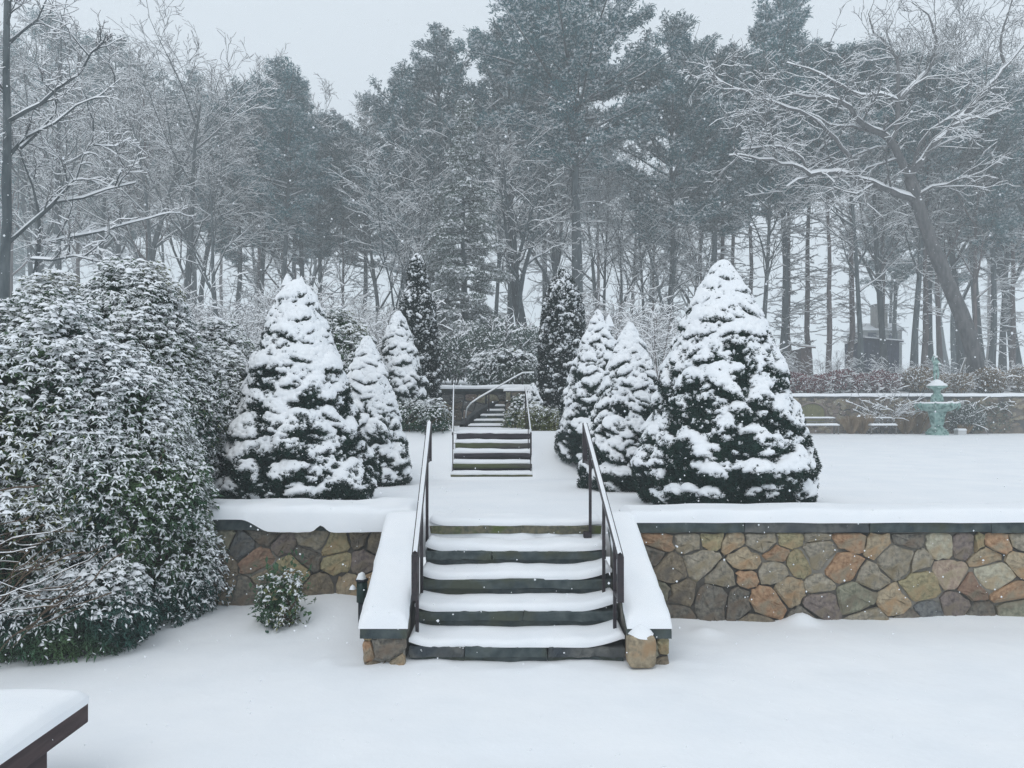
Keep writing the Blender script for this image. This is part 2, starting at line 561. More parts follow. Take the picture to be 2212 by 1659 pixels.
def stones(parent, seeds, u0, u1, v0, v1, yface, seed=1, joint=.009, proud=.02, aspect=1.15):
    rng = np.random.default_rng(seed)
    pts = [(s[0] / aspect, s[1]) for s in seeds]
    wts = np.clip(rng.normal(0, .007, len(pts)), -.012, .012)
    for i, s in enumerate(seeds):
        poly = [(u0 / aspect, v0), (u1 / aspect, v0), (u1 / aspect, v1), (u0 / aspect, v1)]
        for j, q in enumerate(pts):
            if j != i and poly:
                poly = clip_poly(poly, pts[i], q, (wts[i] - wts[j]) / 2)
        if len(poly) < 3:
            continue
        P = np.array([(a * aspect, b) for a, b in poly])
        # drop near-duplicate corners, then cut the corners
        keep = [k for k in range(len(P)) if np.linalg.norm(P[k] - P[k - 1]) > .03]
        P = P[keep]
        if len(P) < 3:
            continue
        c = P.mean(0)
        size = np.sqrt(np.ptp(P[:, 0]) * np.ptp(P[:, 1]))
        if size < .06:
            continue
        R = []
        for k in range(len(P)):
            a, b = P[k], P[(k + 1) % len(P)]
            cut = rng.uniform(.06, .20)
            R += [a + (b - a) * cut]
            if np.linalg.norm(b - a) > .09:
                R += [a + (b - a) * rng.uniform(.4, .6) + rng.normal(0, .007, 2)]
            R += [b - (b - a) * cut]
        R = np.array(R)
        d = R - c
        L = np.linalg.norm(d, axis=1)[:, None]
        R = c + d * np.clip((L - joint * rng.uniform(.4, 1.5, L.shape)) / L, .3, 1) + rng.normal(0, .005, R.shape)
        n = len(R)
        pr = proud * rng.uniform(.6, 1.3)
        rings = [(R, yface + .04), (R, yface - pr * .45), (c + (R - c) * .86, yface - pr), (c + (R - c) * .45, yface - pr * 1.15)]
        V = []
        for kk, (rr, yy) in enumerate(rings):
            for p in rr:
                V.append((p[0], yy + (rng.normal(0, .007) if kk > 1 else 0), p[1]))
        V.append((c[0], yface - pr * 1.2, c[1]))
        tx, tz = rng.normal(0, .07, 2)
        V = [(vx, vy + ((vx - c[0]) * tx + (vz - c[1]) * tz) * (vy < yface), vz) for vx, vy, vz in V]
        Q = [(r * n + k, r * n + (k + 1) % n, (r + 1) * n + (k + 1) % n, (r + 1) * n + k) for r in range(3) for k in range(n)]
        T = [(3 * n + k, 3 * n + (k + 1) % n, 4 * n) for k in range(n)]
        V = np.array(V)
        V[:, [0, 1, 2]] -= (c[0], yface, c[1])
        me = MB().add(V, T, Q).mesh('stone', M['stone_' + s[2]], smooth=False)
        part('stone', me, parent, (c[0], yface, c[1]))


def px(x, y, d):
    p = at(x, y, d)
    return p.x, p.z


# ------------------------------------------------------------------ right retaining wall
wall = thing('retaining_wall', 'low rubble stone wall of tan, grey and orange stones under a straight snow cap, right of the steps', 'wall')
mb = box(MB(), 1.19, 14, WR + .012, WR + .42, -.2, 1.07 - .115)
mb.build('mortar_core', M['mortar'], wall)
zs = [('orange', 170, 310), ('grey', 340, 300), ('olive', 440, 285), ('tan', 590, 320), ('grey', 750, 310), ('olive', 890, 285), ('grey', 1050, 290), ('orange', 1240, 300), ('tan', 1400, 320), ('dark', 1540, 300), ('pale', 1770, 320),
      ('purple', 1868, 320), ('olive', 1935, 320), ('orange', 2060, 330), ('grey', 2190, 300), ('brown', 220, 470), ('grey', 400, 430), ('grey', 520, 520), ('orange', 660, 510), ('orange', 815, 385), ('grey', 800, 490), ('olive', 960, 430),
      ('grey', 1070, 390), ('orange', 1190, 450), ('grey', 1340, 510), ('grey', 1600, 420), ('olive', 1650, 570), ('pink', 1800, 510), ('red', 1930, 570), ('tan', 2010, 420), ('pale', 2035, 510), ('tan', 2165, 430), ('brown', 290, 620),
      ('dark', 480, 650), ('dark', 600, 660), ('orange', 765, 650), ('tan', 880, 590), ('grey', 1070, 570), ('purple', 1085, 680), ('green', 1260, 640), ('tan', 1480, 670), ('blue', 1690, 720), ('purple', 1830, 680), ('orange', 2100, 600),
      ('green', 2130, 720), ('dark', 1970, 740), ('dark', 130, 400), ('green', 160, 600), ('dark', 250, 740), ('grey', 1500, 400), ('tan', 660, 420), ('dark', 1010, 760), ('grey', 1340, 780), ('brown', 700, 780), ('dark', 1580, 800)]
seeds = []
for c, a, b in zs:
    u, v = px(1358.4 + .3859 * a, 1047 + .3859 * b, WR)
    seeds.append((u, v, c))
rng = np.random.default_rng(4)
cols = ['grey', 'tan', 'orange', 'olive', 'brown', 'pale', 'red', 'green']
for k in range(26):
    seeds.append((5.4 + rng.uniform(0, 3.0), rng.uniform(-.1, .95), cols[k % 8]))
stones(wall, seeds, 1.22, 8.4, -.1, .952, WR, 1)
x = 1.16
k = 0
rr = random.Random(5)
while x < 9:
    w = rr.uniform(.8, 1.35)
    m = M['slate'] if k != 1 else M['slate_grey']
    slab(MB(), x, x + w - .006, WR - .045, WR + .46, 1.07 - .112 + rr.uniform(-.004, .004), 1.07, seed=k, nx=10, j=.004).build('coping_stone', m, wall, smooth=False)
    x += w
    k += 1
mb = box(MB(), x, 14, WR - .04, WR + .46, .958, 1.07)
mb.build('coping_stone', M['slate'], wall, smooth=False)
sp = snow_pad(1.14, 14, WR - .055, WR + .56, lambda X, Y: 1.07 + 0 * X, .115, .07, 260, 16, 3, .016, .012, .035, 2.0).build('snow_cap', M['snow'], wall)
sp['kind'] = 'stuff'

# ------------------------------------------------------------------ left retaining wall
wall = thing('retaining_wall', 'low rubble stone wall with ragged overhanging snow between the big rhododendron and the steps', 'wall')
box(MB(), -14, -1.2, WL + .012, WL + .42, -.2, .96).build('mortar_core', M['mortar'], wall)
zl = [('green', 1230, 380), ('blue', 1350, 420), ('red', 1430, 500), ('purple', 1600, 400), ('grey', 1770, 360), ('olive', 1870, 400), ('brown', 2010, 370), ('purple', 2040, 510), ('olive', 1900, 500), ('olive', 1650, 540), ('brown', 1220, 540), ('dark', 1480, 330),
      ('brown', 1490, 610), ('brown', 1810, 650), ('tan', 1960, 640), ('brown', 1260, 660), ('dark', 1380, 680), ('dark', 1720, 480), ('dark', 1100, 420), ('brown', 1060, 600), ('tan', 2100, 620), ('olive', 1580, 700), ('brown', 2120, 400)]
seeds = [(*px(.3859 * a, 1018.8 + .3859 * b, WL), c) for c, a, b in zl]
for k in range(14):
    seeds.append((-3.4 - rng.uniform(0, 2.2), rng.uniform(0, .95), cols[k % 8]))
stones(wall, seeds, -6, -1.22, -.05, .952, WL, 2, joint=.010, proud=.022)
x = -1.2
k = 20
while x > -6:
    w = rr.uniform(.6, 1.1)
    slab(MB(), x - w + .006, x, WL - .05, WL + .4, .945, 1.07, seed=k, nx=9, j=.006).build('coping_stone', M['slate'], wall, smooth=False)
    x -= w
    k += 1
sp = snow_pad(-9, -1.0, WL - .10, WL + .62, lambda X, Y: 1.065 + 0 * X, .125, .10, 240, 16, 8, .03, .16, .05, 3, lipf=lambda x: sstep(x, -2.75, -2.45) * (.125 + .02 * fbm2(x, x * 0, 3, 4, 3)) * (1 - np.exp(-((x + 1.93) / .06) ** 2) * .55) + .004).build('snow_cap', M['snow'], wall)
sp['kind'] = 'stuff'

# ------------------------------------------------------------------ lower stone steps with their wing walls
D1, TR, RI = 6.2, .395, .191
steps = thing('stone_steps', 'flight of five snow-covered stone steps up through the low wall in the foreground', 'steps', (0, 0, 0))
XL, XR = -.865, .945
for k in range(5):
    y0 = D1 + k * TR
    zt = RI * (k + 1)
    m = [M['slate_grey'], M['slate'], M['slate'], M['slate'], M['slate_moss']][k]
    cuts = [[XL, -.40, .30, XR], [XL, .1, XR], [XL, XR], [XL, -.2, XR], [XL, XR]][k]
    for q in range(len(cuts) - 1):
        slab(MB(), cuts[q] + .004, cuts[q + 1] - .004, y0, y0 + TR + .06, zt - .085, zt, seed=k * 5 + q, nx=14, j=.006, bev=.014).build('tread', m if k or q != 1 else M['slate'], steps, smooth=False)
    zb = zt - RI - (.1 if k == 0 else 0)
    for q in range(len(cuts) - 1):
        slab(MB(), cuts[q] + .004, cuts[q + 1] - .004, y0 + .03, y0 + .25, zb, zt - .088, seed=k * 5 + q + 40, nx=8, j=.004, bev=.004).build('riser', M['slate'], steps, smooth=False)
    drift = 0.07 if k in (0, 1, 2) else .02
    base = (lambda zt, drift: (lambda X, Y: zt + drift * np.clip((X - .62) / .3, 0, 1) ** 1.5 + .045 * np.clip((-X - .66) / .2, 0, 1) ** 2))(zt, drift)
    sp = snow_pad(XL, XR, y0 + .005, y0 + TR + (.04 if k < 4 else .1), base, .062, .055, 90, 14, 11 + k, .018, 0, .022, 3.6).build('tread_snow', M['snow'], steps)
    sp['kind'] = 'stuff'

for side in (-1, 1):
    if side < 0:
        lab = 'sloping wing wall left of the lower steps, thick snow on its cap, tan stone front'
        fx0, fx1, bx0, bx1 = -1.245, -.872, -1.255, -.90
    else:
        lab = 'sloping wing wall right of the lower steps, with a rounded stone at its foot'
        fx0, fx1, bx0, bx1 = .952, 1.305, .955, 1.212
    w = thing('wing_wall', lab, 'wall')
    yf, yb, zf, zb = 6.10, 7.36, .40, 1.06

    def sec(y):
        t = (y - yf) / (yb - yf)
        return fx0 + (bx0 - fx0) * t, fx1 + (bx1 - fx1) * t, zf + (zb - zf) * t
    a0, a1, az = sec(yf + .04)
    b0, b1, bz = sec(yb)
    V = [(a0 + .02, yf + .04, -.1), (a1 - .02, yf + .04, -.1), (a1 - .02, yf + .04, az - .09), (a0 + .02, yf + .04, az - .09), (b0 + .02, yb, -.1), (b1 - .02, yb, -.1), (b1 - .02, yb, bz - .09), (b0 + .02, yb, bz - .09)]
    Q = [(0, 1, 2, 3), (5, 4, 7, 6), (1, 5, 6, 2), (4, 0, 3, 7), (3, 2, 6, 7)]
    MB().add(V, quads=Q).build('mortar_core', M['mortar'], w, smooth=False)
    # cap slabs, three along the slope
    for q in range(3):
        ya, yc = yf + (yb - yf) * q / 3 - (.02 if q == 0 else -.003), yf + (yb - yf) * (q + 1) / 3 - .003
        c0, c1, cz = sec(ya)
        e0, e1, ez = sec(yc)
        V = [(c0 - .005, ya, cz - .09), (c1 + .005, ya, cz - .09), (c1 + .003, ya, cz), (c0 - .003, ya, cz), (e0 - .005, yc, ez - .09), (e1 + .005, yc, ez - .09), (e1 + .003, yc, ez), (e0 - .003, yc, ez)]
        Q2 = [(0, 1, 2, 3), (5, 4, 7, 6), (1, 5, 6, 2), (4, 0, 3, 7), (3, 2, 6, 7), (0, 4, 5, 1)]
        MB().add(V, quads=Q2).build('cap_stone', M['slate'], w, smooth=False)
    if side < 0:
        sd = [(-1.18, .18, 'orange'), (-1.06, .2, 'dark'), (-.94, .2, 'tan'), (-1.2, .3, 'olive'), (-1.1, .05, 'brown'), (-.95, .04, 'tan')]
        stones(w, sd, fx0 + .01, fx1 - .005, -.05, zf - .092, yf + .03, 6, joint=.007, proud=.03)
    else:
        sd = [(1.17, .2, 'green'), (1.27, .22, 'olive'), (1.25, .1, 'brown'), (1.0, .28, 'dark'), (1.1, .1, 'grey')]
        stones(w, sd, fx0 + .01, fx1 - .005, -.05, zf - .092, yf + .03, 7, joint=.007, proud=.03)
        # the rounded stone at the foot
        nu, nv = 14, 10
        u, v = np.meshgrid(np.arange(nu) * 2 * math.pi / nu, np.linspace(.06, math.pi - .06, nv))
        P = np.stack([np.cos(u) * np.sin(v), np.sin(u) * np.sin(v), np.cos(v)], -1)
        P = np.sign(P) * np.abs(P) ** .36 * np.array([.118, .10, .135])
        P = P * (1 + .06 * fbm(P, 6, 3, 3)[..., None])
        i = (np.arange(nv - 1)[:, None] * nu + np.arange(nu)[None, :])
        i2 = (np.arange(nv - 1)[:, None] * nu + (np.arange(nu)[None, :] + 1) % nu)
        mbs = MB().add(P.reshape(-1, 3), quads=np.stack([i, i + nu, i2 + nu, i2], -1).reshape(-1, 4))
        cap = [(nu * 0 + q, (q + 1) % nu, nu * nv) for q in range(nu)]
        part('foot_stone', mbs.mesh('foot_stone', M['stone_tan']), w, (1.055, 6.07, .215))
        ms = MB()
        a = np.linspace(0, 2 * math.pi, 15)[:-1]
        R = []
        for h, r in ((0, .105), (.025, .085), (.05, .055), (.078, .022), (.088, .004)):
            R += [(math.cos(t) * r * (1 + .1 * math.sin(3 * t)), math.sin(t) * r * .85 - .01, h + .012 * math.sin(2 * t + 1) * (r > .05)) for t in a]
        Q = [(r * 14 + q, r * 14 + (q + 1) % 14, (r + 1) * 14 + (q + 1) % 14, (r + 1) * 14 + q) for r in range(4) for q in range(14)]
        so = part('foot_stone_snow', ms.add(R, quads=Q).mesh('foot_stone_snow', M['snow']), w, (1.055, 6.07, .335), 'stuff')
    xa, xb = (fx0 + bx0) / 2, (fx1 + bx1) / 2
    # snow on the slope
    nx, ny = 26, 70
    U, T = np.meshgrid(np.linspace(0, 1, nx), np.linspace(0, 1, ny))
    yy = (yf - .03) + (yb + .10 - yf + .03) * T
    t = np.clip((yy - yf) / (yb - yf), -1, 1)
    X = (fx0 - .012 + (bx0 - fx0) * t) * (1 - U) + (fx1 + .012 + (bx1 - fx1) * t) * U
    e = np.minimum(np.minimum(U, 1 - U) * .36, T * 1.3)
    e = np.clip(e / .085 * (1 + .25 * fbm2(X, yy, 5, 12 + side, 3)), 0, 1)
    pr = .22 + .78 * np.sqrt(1 - (1 - e) ** 2)
    bz_ = zf + (zb - zf) * np.clip((yy - yf) / (yb - yf), -.02, 1)
    Z = bz_ + .095 * pr * (1 + .12 * fbm2(X, yy, 2.5, 4 + side, 3)) + .008 * fbm2(X, yy, 9, 6, 2)
    Z[0, :] = bz_[0, :] - .004
    X[:, 0] += .02 * fbm2(X, yy, 5, 5)[:, 0]
    X[:, -1] += .02 * fbm2(X, yy, 5, 6)[:, -1]
    Vg = np.stack([X, yy, Z], -1).reshape(-1, 3)
    i = (np.arange(ny - 1)[:, None] * nx + np.arange(nx - 1)[None, :])
    mb = MB().add(Vg, quads=np.stack([i, i + 1, i + nx + 1, i + nx], -1).reshape(-1, 4))
    for c in (0, nx - 1):
        A = np.stack([X[:, c], yy[:, c], Z[:, c]], -1)
        B = A.copy()
        B[:, 2] = bz_[:, c] - .006
        k = np.arange(ny - 1)
        mb.add(np.concatenate([A, B]), quads=np.stack([k, k + 1, k + 1 + ny, k + ny], -1))
    mb.build('cap_snow', M['snow'], w)['kind'] = 'stuff'


# ------------------------------------------------------------------ handrails
def bar(mb, a, b, w, h, m=0):
    a, b = Vector(a), Vector(b)
    t = (b - a).normalized()
    s = t.cross(Vector((0, 0, 1)))
    s = Vector((1, 0, 0)) if s.length < .1 else s.normalized()
    u = s.cross(t)
    V = [p + s * (i * w / 2) + u * (j * h / 2) for p in (a, b) for i, j in ((-1, -1), (1, -1), (1, 1), (-1, 1))]
    mb.add([tuple(v) for v in V], quads=[(0, 3, 2, 1), (4, 5, 6, 7), (0, 1, 5, 4), (1, 2, 6, 5), (2, 3, 7, 6), (3, 0, 4, 7)], m=m)


def handrail(label, n0, f0, posts, drop_n, drop_f, w, h, metal, snow_th, group):
    """n0/f0: near and far end of the top rail; posts: (t along rail, foot z)"""
    n0, f0 = Vector(n0), Vector(f0)
    r = thing('handrail', label, 'handrail', group=group)
    mb = MB()
    bar(mb, n0, f0, w, h)
    mb.build('top_rail', metal, r, smooth=False)
    P = np.array([n0.lerp(f0, t) for t in np.linspace(0.01, .99, 24)]) + np.array([0, 0, h * .35])
    ms = MB()
    snow_strip(ms, P, w * .36, snow_th, rng=np.random.default_rng(3))
    ms.build('rail_snow', M['snow'], r)['kind'] = 'stuff'
    pts = []
    for t, fz in posts:
        p = n0.lerp(f0, t)
        m2 = MB()
        bar(m2, (p.x, p.y, fz), (p.x, p.y, p.z - h * .4), w * .55, w * .55)
        m2.build('post', metal, r, smooth=False)
        pts.append(p)
    for end, dz, p in ((n0, drop_n, pts[0]), (f0, drop_f, pts[-1])):
        m3 = MB()
        bar(m3, (end.x, end.y, end.z + h * .4), (end.x, end.y, end.z - dz), w, w * .8)
        m3.build('end_drop', metal, r, smooth=False)
        m4 = MB()
        bar(m4, (end.x, end.y, end.z - dz + w * .4), (p.x, p.y, end.z - dz + w * .4), w * .6, w * .6)
        m4.build('return_bar', metal, r, smooth=False)
    return r


hr = 'iron handrails of the lower steps'
RT = handrail('black iron handrail up the right side of the lower stone steps', (.893, 6.10, .955), (.797, 8.10, 2.01), [(.125, .25), (.40, .43), (.81, .80)], .36, .42, .052, .04, M['iron'], .007, hr)
LT = handrail('black iron handrail up the left side of the lower stone steps', (-.80, 6.10, .97), (-.905, 8.10, 2.03), [(.125, .25), (.40, .43), (.81, .80)], .36, .42, .052, .04, M['iron'], .007, hr)
m5 = MB()
box(m5, .745, .825, 7.68, 7.76, .80, .90)
m5.build('post_foot', M['iron'], RT, smooth=False)
hr = 'pale handrails of the upper timber steps'
handrail('pale metal handrail left of the upper timber steps', (-1.05, 13.1, 1.726), (-1.18, 15.0, 2.66), [(.08, 1.0), (.45, 1.2), (.9, 1.7)], .02, .5, .028, .030, M['iron'], .010, hr)
handrail('pale metal handrail right of the upper timber steps', (.335, 13.1, 1.726), (.272, 15.0, 2.62), [(.08, 1.0), (.45, 1.2), (.9, 1.7)], .38, .5, .028, .030, M['iron'], .010, hr)

# ------------------------------------------------------------------ upper timber steps
steps = thing('timber_steps', 'flight of five mossy timber-edged steps climbing the snow bank beyond the landing', 'steps')
ux = [(-1.11, .41), (-1.17, .40), (-1.165, .395), (-1.13, .36), (-1.13, .37)]
um = ['timber_moss', 'timber', 'timber_dark', 'timber', 'timber_dark']
for k in range(5):
    y0, zt = 13.1 + .35 * k, 1.0 + .171 * k
    mb = MB()
    x0, x1 = ux[k]
    if k in (1, 2):
        P = np.array([(x, y0 + .05, zt - .045 + .004 * math.sin(x * 4 + k)) for x in np.linspace(x0, x1, 14)])
        R = np.array([.034] + [.046] * 12 + [.034])
        tube(mb, P, R, 10)
        mb.build('log', M[um[k]], steps)
    else:
        slab(mb, x0, x1, y0, y0 + .12, zt - .09, zt, seed=60 + k, nx=16, j=.006, bev=.012)
        mb.build('timber', M[um[k]], steps, smooth=False)
    mb = MB()
    box(mb, -1.06, .34, y0 + .09, y0 + .13, zt - .2, zt - .05)
    mb.build('riser', M['timber_dark'], steps, smooth=False)
    sp = snow_pad(-1.10, .38, y0 + (.02 if k not in (1, 2) else .05), y0 + .37 + (.6 if k == 4 else 0), (lambda zt: (lambda X, Y: zt - .01 + 0 * X))(zt), .075, .05, 40, 9, 50 + k, .012, 0, .01, 3).build('tread_snow', M['snow'], steps)
    sp['kind'] = 'stuff'

# ------------------------------------------------------------------ centre wall beyond the upper steps, third flight
w = thing('garden_wall', 'dark retaining wall with a thin snow cap beyond the upper timber steps', 'wall')
box(MB(), -6.5, 3.4, 18.55, 18.95, 1.5, 2.6).build('wall_face', M['dark_wall'], w, smooth=False)
seeds = []
r4 = random.Random(9)
for i in range(34):
    for j in range(5):
        seeds.append((-6.4 + i * .28 + r4.uniform(-.07, .07), 1.6 + j * .21 + r4.uniform(-.05, .05), r4.choice(['dark', 'dark', 'blue', 'purple', 'brown', 'green'])))
stones(w, [s for s in seeds if -2.2 < s[0] < .6], -2.2, .6, 1.6, 2.52, 18.55, 12, joint=.012, proud=.02)
box(MB(), -6.5, 3.4, 18.50, 19.0, 2.6, 2.66).build('coping', M['slate'], w, smooth=False)
snow_pad(-6.5, 3.4, 18.48, 19.05, lambda X, Y: 2.66 + 0 * X, .1, .06, 100, 8, 21, .01, 0, .01, 2).build('snow_cap', M['snow'], w)['kind'] = 'stuff'

w = thing('garden_wall', 'short dark wall block right of the small far steps, half hidden by shrubs', 'wall')
box(MB(), -.16, .9, 17.3, 18.5, 1.4, 2.58).build('wall_face', M['dark_wall'], w, smooth=False)
seeds = [(-.1 + i * .24 + r4.uniform(-.06, .06), 1.6 + j * .2 + r4.uniform(-.05, .05), r4.choice(['dark', 'blue', 'green', 'dark'])) for i in range(5) for j in range(5)]
stones(w, seeds, -.15, .88, 1.6, 2.56, 17.3, 13, joint=.012, proud=.02)
snow_pad(-.2, .94, 17.27, 18.52, lambda X, Y: 2.58 + 0 * X, .08, .05, 20, 12, 22, .01).build('snow_cap', M['snow'], w)['kind'] = 'stuff'

steps = thing('far_steps', 'small far flight of five dark steps with thin snow treads in the wall gap', 'steps')
for k in range(5):
    y0, zt = 17.2 + .26 * k, 1.78 + .115 * k
    x0 = [-1.02, -.90, -.755, -.60, -.42][k]
    slab(MB(), x0, -.17, y0, y0 + .3, zt - .12, zt - .01, seed=80 + k, nx=6, j=.004).build('tread', M['slate'], steps, smooth=False)
    snow_pad(x0, -.17, y0 - .005, y0 + .3, (lambda zt: (lambda X, Y: zt - .01 + 0 * X))(zt), .045, .03, 14, 6, 80 + k, .006, 0, .004).build('tread_snow', M['snow'], steps)['kind'] = 'stuff'
    if k:
        box(MB(), x0 - .0, -.17, y0 + .03, y0 + .1, zt - .25, zt - .12).build('riser', M['dark_wall'], steps, smooth=False)
# side wall of the small flight, following the climb
mb = MB()
V = []
for (xx, yy) in ((-1.10, 17.15), (-1.0, 17.5), (-.85, 17.8), (-.7, 18.05), (-.5, 18.3), (-.35, 18.5)):
    V += [(xx, yy, 1.5), (xx, yy, 1.80 + (yy - 17.15) * .42), (xx - .12, yy + .08, 1.80 + (yy - 17.15) * .42), (xx - .12, yy + .08, 1.5)]
Q = []
for i in range(5):
    for k in range(3):
        Q.append((i * 4 + k, i * 4 + 4 + k, i * 4 + 5 + k, i * 4 + 1 + k))
mb.add(V, quads=Q).build('side_wall', M['dark_wall'], steps, smooth=False)

r = thing('handrail', 'curved pale handrail rising to the right over the small far steps', 'handrail')
path = [(1006, 903, 17.2), (1006.5, 893, 17.2), (1009, 882, 17.25), (1018, 871, 17.35), (1036, 859, 17.5), (1056, 847.7, 17.7), (1086, 830, 18.1), (1108, 817, 18.4), (1129, 806, 18.8), (1153, 805.5, 19.3)]
P = np.array([at(*p) for p in path])
mb = MB()
tube(mb, P, .018, 6)
mb.build('top_rail', M['rail_grey'], r)
ms = MB()
snow_strip(ms, P, .016, .010, rng=np.random.default_rng(2))
ms.build('rail_snow', M['snow'], r)['kind'] = 'stuff'
for i, zb in ((0, 1.75), (5, 2.1), (8, 2.6)):
    mb = MB()
    tube(mb, [(P[i][0], P[i][1], zb), tuple(P[i])], .018, 5)
    mb.build('post', M['iron'], r)

# piers behind the rhododendrons
for x, y, d, wd, lab in ((786, 742, 19.5, .46, 'snow-capped stone pier just left of the smallest left spruce'), (762, 715, 21, .5, 'taller rounded snow-topped pier behind the far rhododendron')):
    p = at(x, y, d)
    t = thing('stone_pier', lab, 'pier', (p.x, p.y, 0))
    g = gz(p.x, p.y)
    box(MB(), -wd / 2, wd / 2, -.2, .25, g - .2, p.z).build('shaft', M['dark_wall'], t, smooth=False)
    box(MB(), -wd / 2 - .05, wd / 2 + .05, -.26, .3, p.z, p.z + .07).build('cap_stone', M['slate'], t, smooth=False)
    snow_pad(-wd / 2 - .06, wd / 2 + .06, -.27, .31, (lambda z: (lambda X, Y: z + .07 + .0 * X))(p.z), .13, .14, 14, 10, 5).build('snow_cap', M['snow'], t)['kind'] = 'stuff'


# ------------------------------------------------------------------ foliage
def unit(V):
    return V / (np.linalg.norm(V, axis=-1, keepdims=True) + 1e-9)


def add_leaves(mb, P, D, L, W, mi=0, rng=None, snow=None, snow_m=1, th=.012):
    """folded leaf blades at P along D; snow mask says which carry a pad of snow"""
    n = len(P)
    up = np.array([0, 0, 1.0])
    S = unit(np.cross(D, up + rng.normal(0, .25, (n, 3))))
    N = np.cross(S, D)
    N *= np.sign(N[:, 2:3] + 1e-9)
    L, W = np.asarray(L)[:, None], np.asarray(W)[:, None]
    A = P
    B = P + D * L * .5 + S * W * .5 + N * W * .1
    C = P + D * L + up * (-.15 * L)
    E = P + D * L * .5 - S * W * .5 + N * W * .1
    V = np.stack([A, B, C, E], 1).reshape(-1, 3)
    i = np.arange(n)[:, None] * 4
    mb.add(V, tris=np.concatenate([i + np.array([[0, 1, 2]]), i + np.array([[0, 2, 3]])]), m=mi)
    if snow is not None and snow.any():
        s = snow
        k = int(s.sum())
        z = up * th * rng.uniform(.5, 1.5, (k, 1))
        c = (A[s] + C[s]) / 2
        q = rng.uniform(.75, 1.05, (k, 1))
        V = np.stack([c + (A[s] - c) * q + z * .3, c + (B[s] - c) * q + z * .25, c + (C[s] - c) * q * .95 + z * .3, c + (E[s] - c) * q + z * .25, c + z * 1.6 + N[s] * W[s] * .12], 1).reshape(-1, 3)
        i = np.arange(k)[:, None] * 5
        T = np.concatenate([i + np.array([[a, b, 4]]) for a, b in ((0, 1), (1, 2), (2, 3), (3, 0))])
        mb.add(V, tris=T, m=snow_m)


def ell_points(ells, n, rng, depth=(0, 0), zmin=-9):
    """points (and outward normals) on or just inside a union of ellipsoids"""
    E = np.array(ells, float)
    area = (E[:, 3] * E[:, 4] + E[:, 3] * E[:, 5] + E[:, 4] * E[:, 5])
    idx = rng.choice(len(E), n * 3, p=area / area.sum())
    d = unit(rng.normal(0, 1, (n * 3, 3)))
    k = 1 - rng.uniform(depth[0], depth[1] + 1e-6, (n * 3, 1)) / E[idx, 3:6].mean(1, keepdims=True)
    Pq = d * E[idx, 3:6] + E[idx, :3]
    k = k * (1 + min(1, E[:, 3].max()) * (.15 * vnoise(Pq, 1.6, 7) + .09 * vnoise(Pq, 4.0, 8))[:, None])
    P = E[idx, :3] + d * E[idx, 3:6] * k
    ok = P[:, 2] > zmin
    for j, e in enumerate(E):
        ins = (((P - e[:3]) / (e[3:6] * (.88 - depth[0] * .6))) ** 2).sum(1) < 1
        ok &= ~(ins & (idx != j))
    N = unit(d / E[idx, 3:6])
    P, N = P[ok][:n], N[ok][:n]
    return P, N


def add_blobs(mb, P, R, rng, m=1, flat=.5):
    """small uneven lumps of snow"""
    n = len(P)
    a = np.arange(5) * 2 * math.pi / 5
    ring = np.stack([np.cos(a), np.sin(a), np.zeros(5)], -1)[None] * rng.uniform(.7, 1.2, (n, 5, 1))
    R = np.asarray(R).reshape(n, 1, 1)
    V = np.concatenate([P[:, None] + ring * R, P[:, None] + ring * R * .6 + np.array([0, 0, 1]) * R * flat * rng.uniform(.7, 1.1, (n, 1, 1)), P[:, None] + np.array([[[0, 0, 1.0]]]) * R * flat * 1.25], 1)
    T, i = [], np.arange(n)[:, None] * 11
    Q = np.concatenate([i + np.array([[k, (k + 1) % 5, 5 + (k + 1) % 5, 5 + k]]) for k in range(5)])
    T = np.concatenate([i + np.array([[5 + k, 5 + (k + 1) % 5, 10]]) for k in range(5)])
    mb.add(V.reshape(-1, 3), T, Q, m)


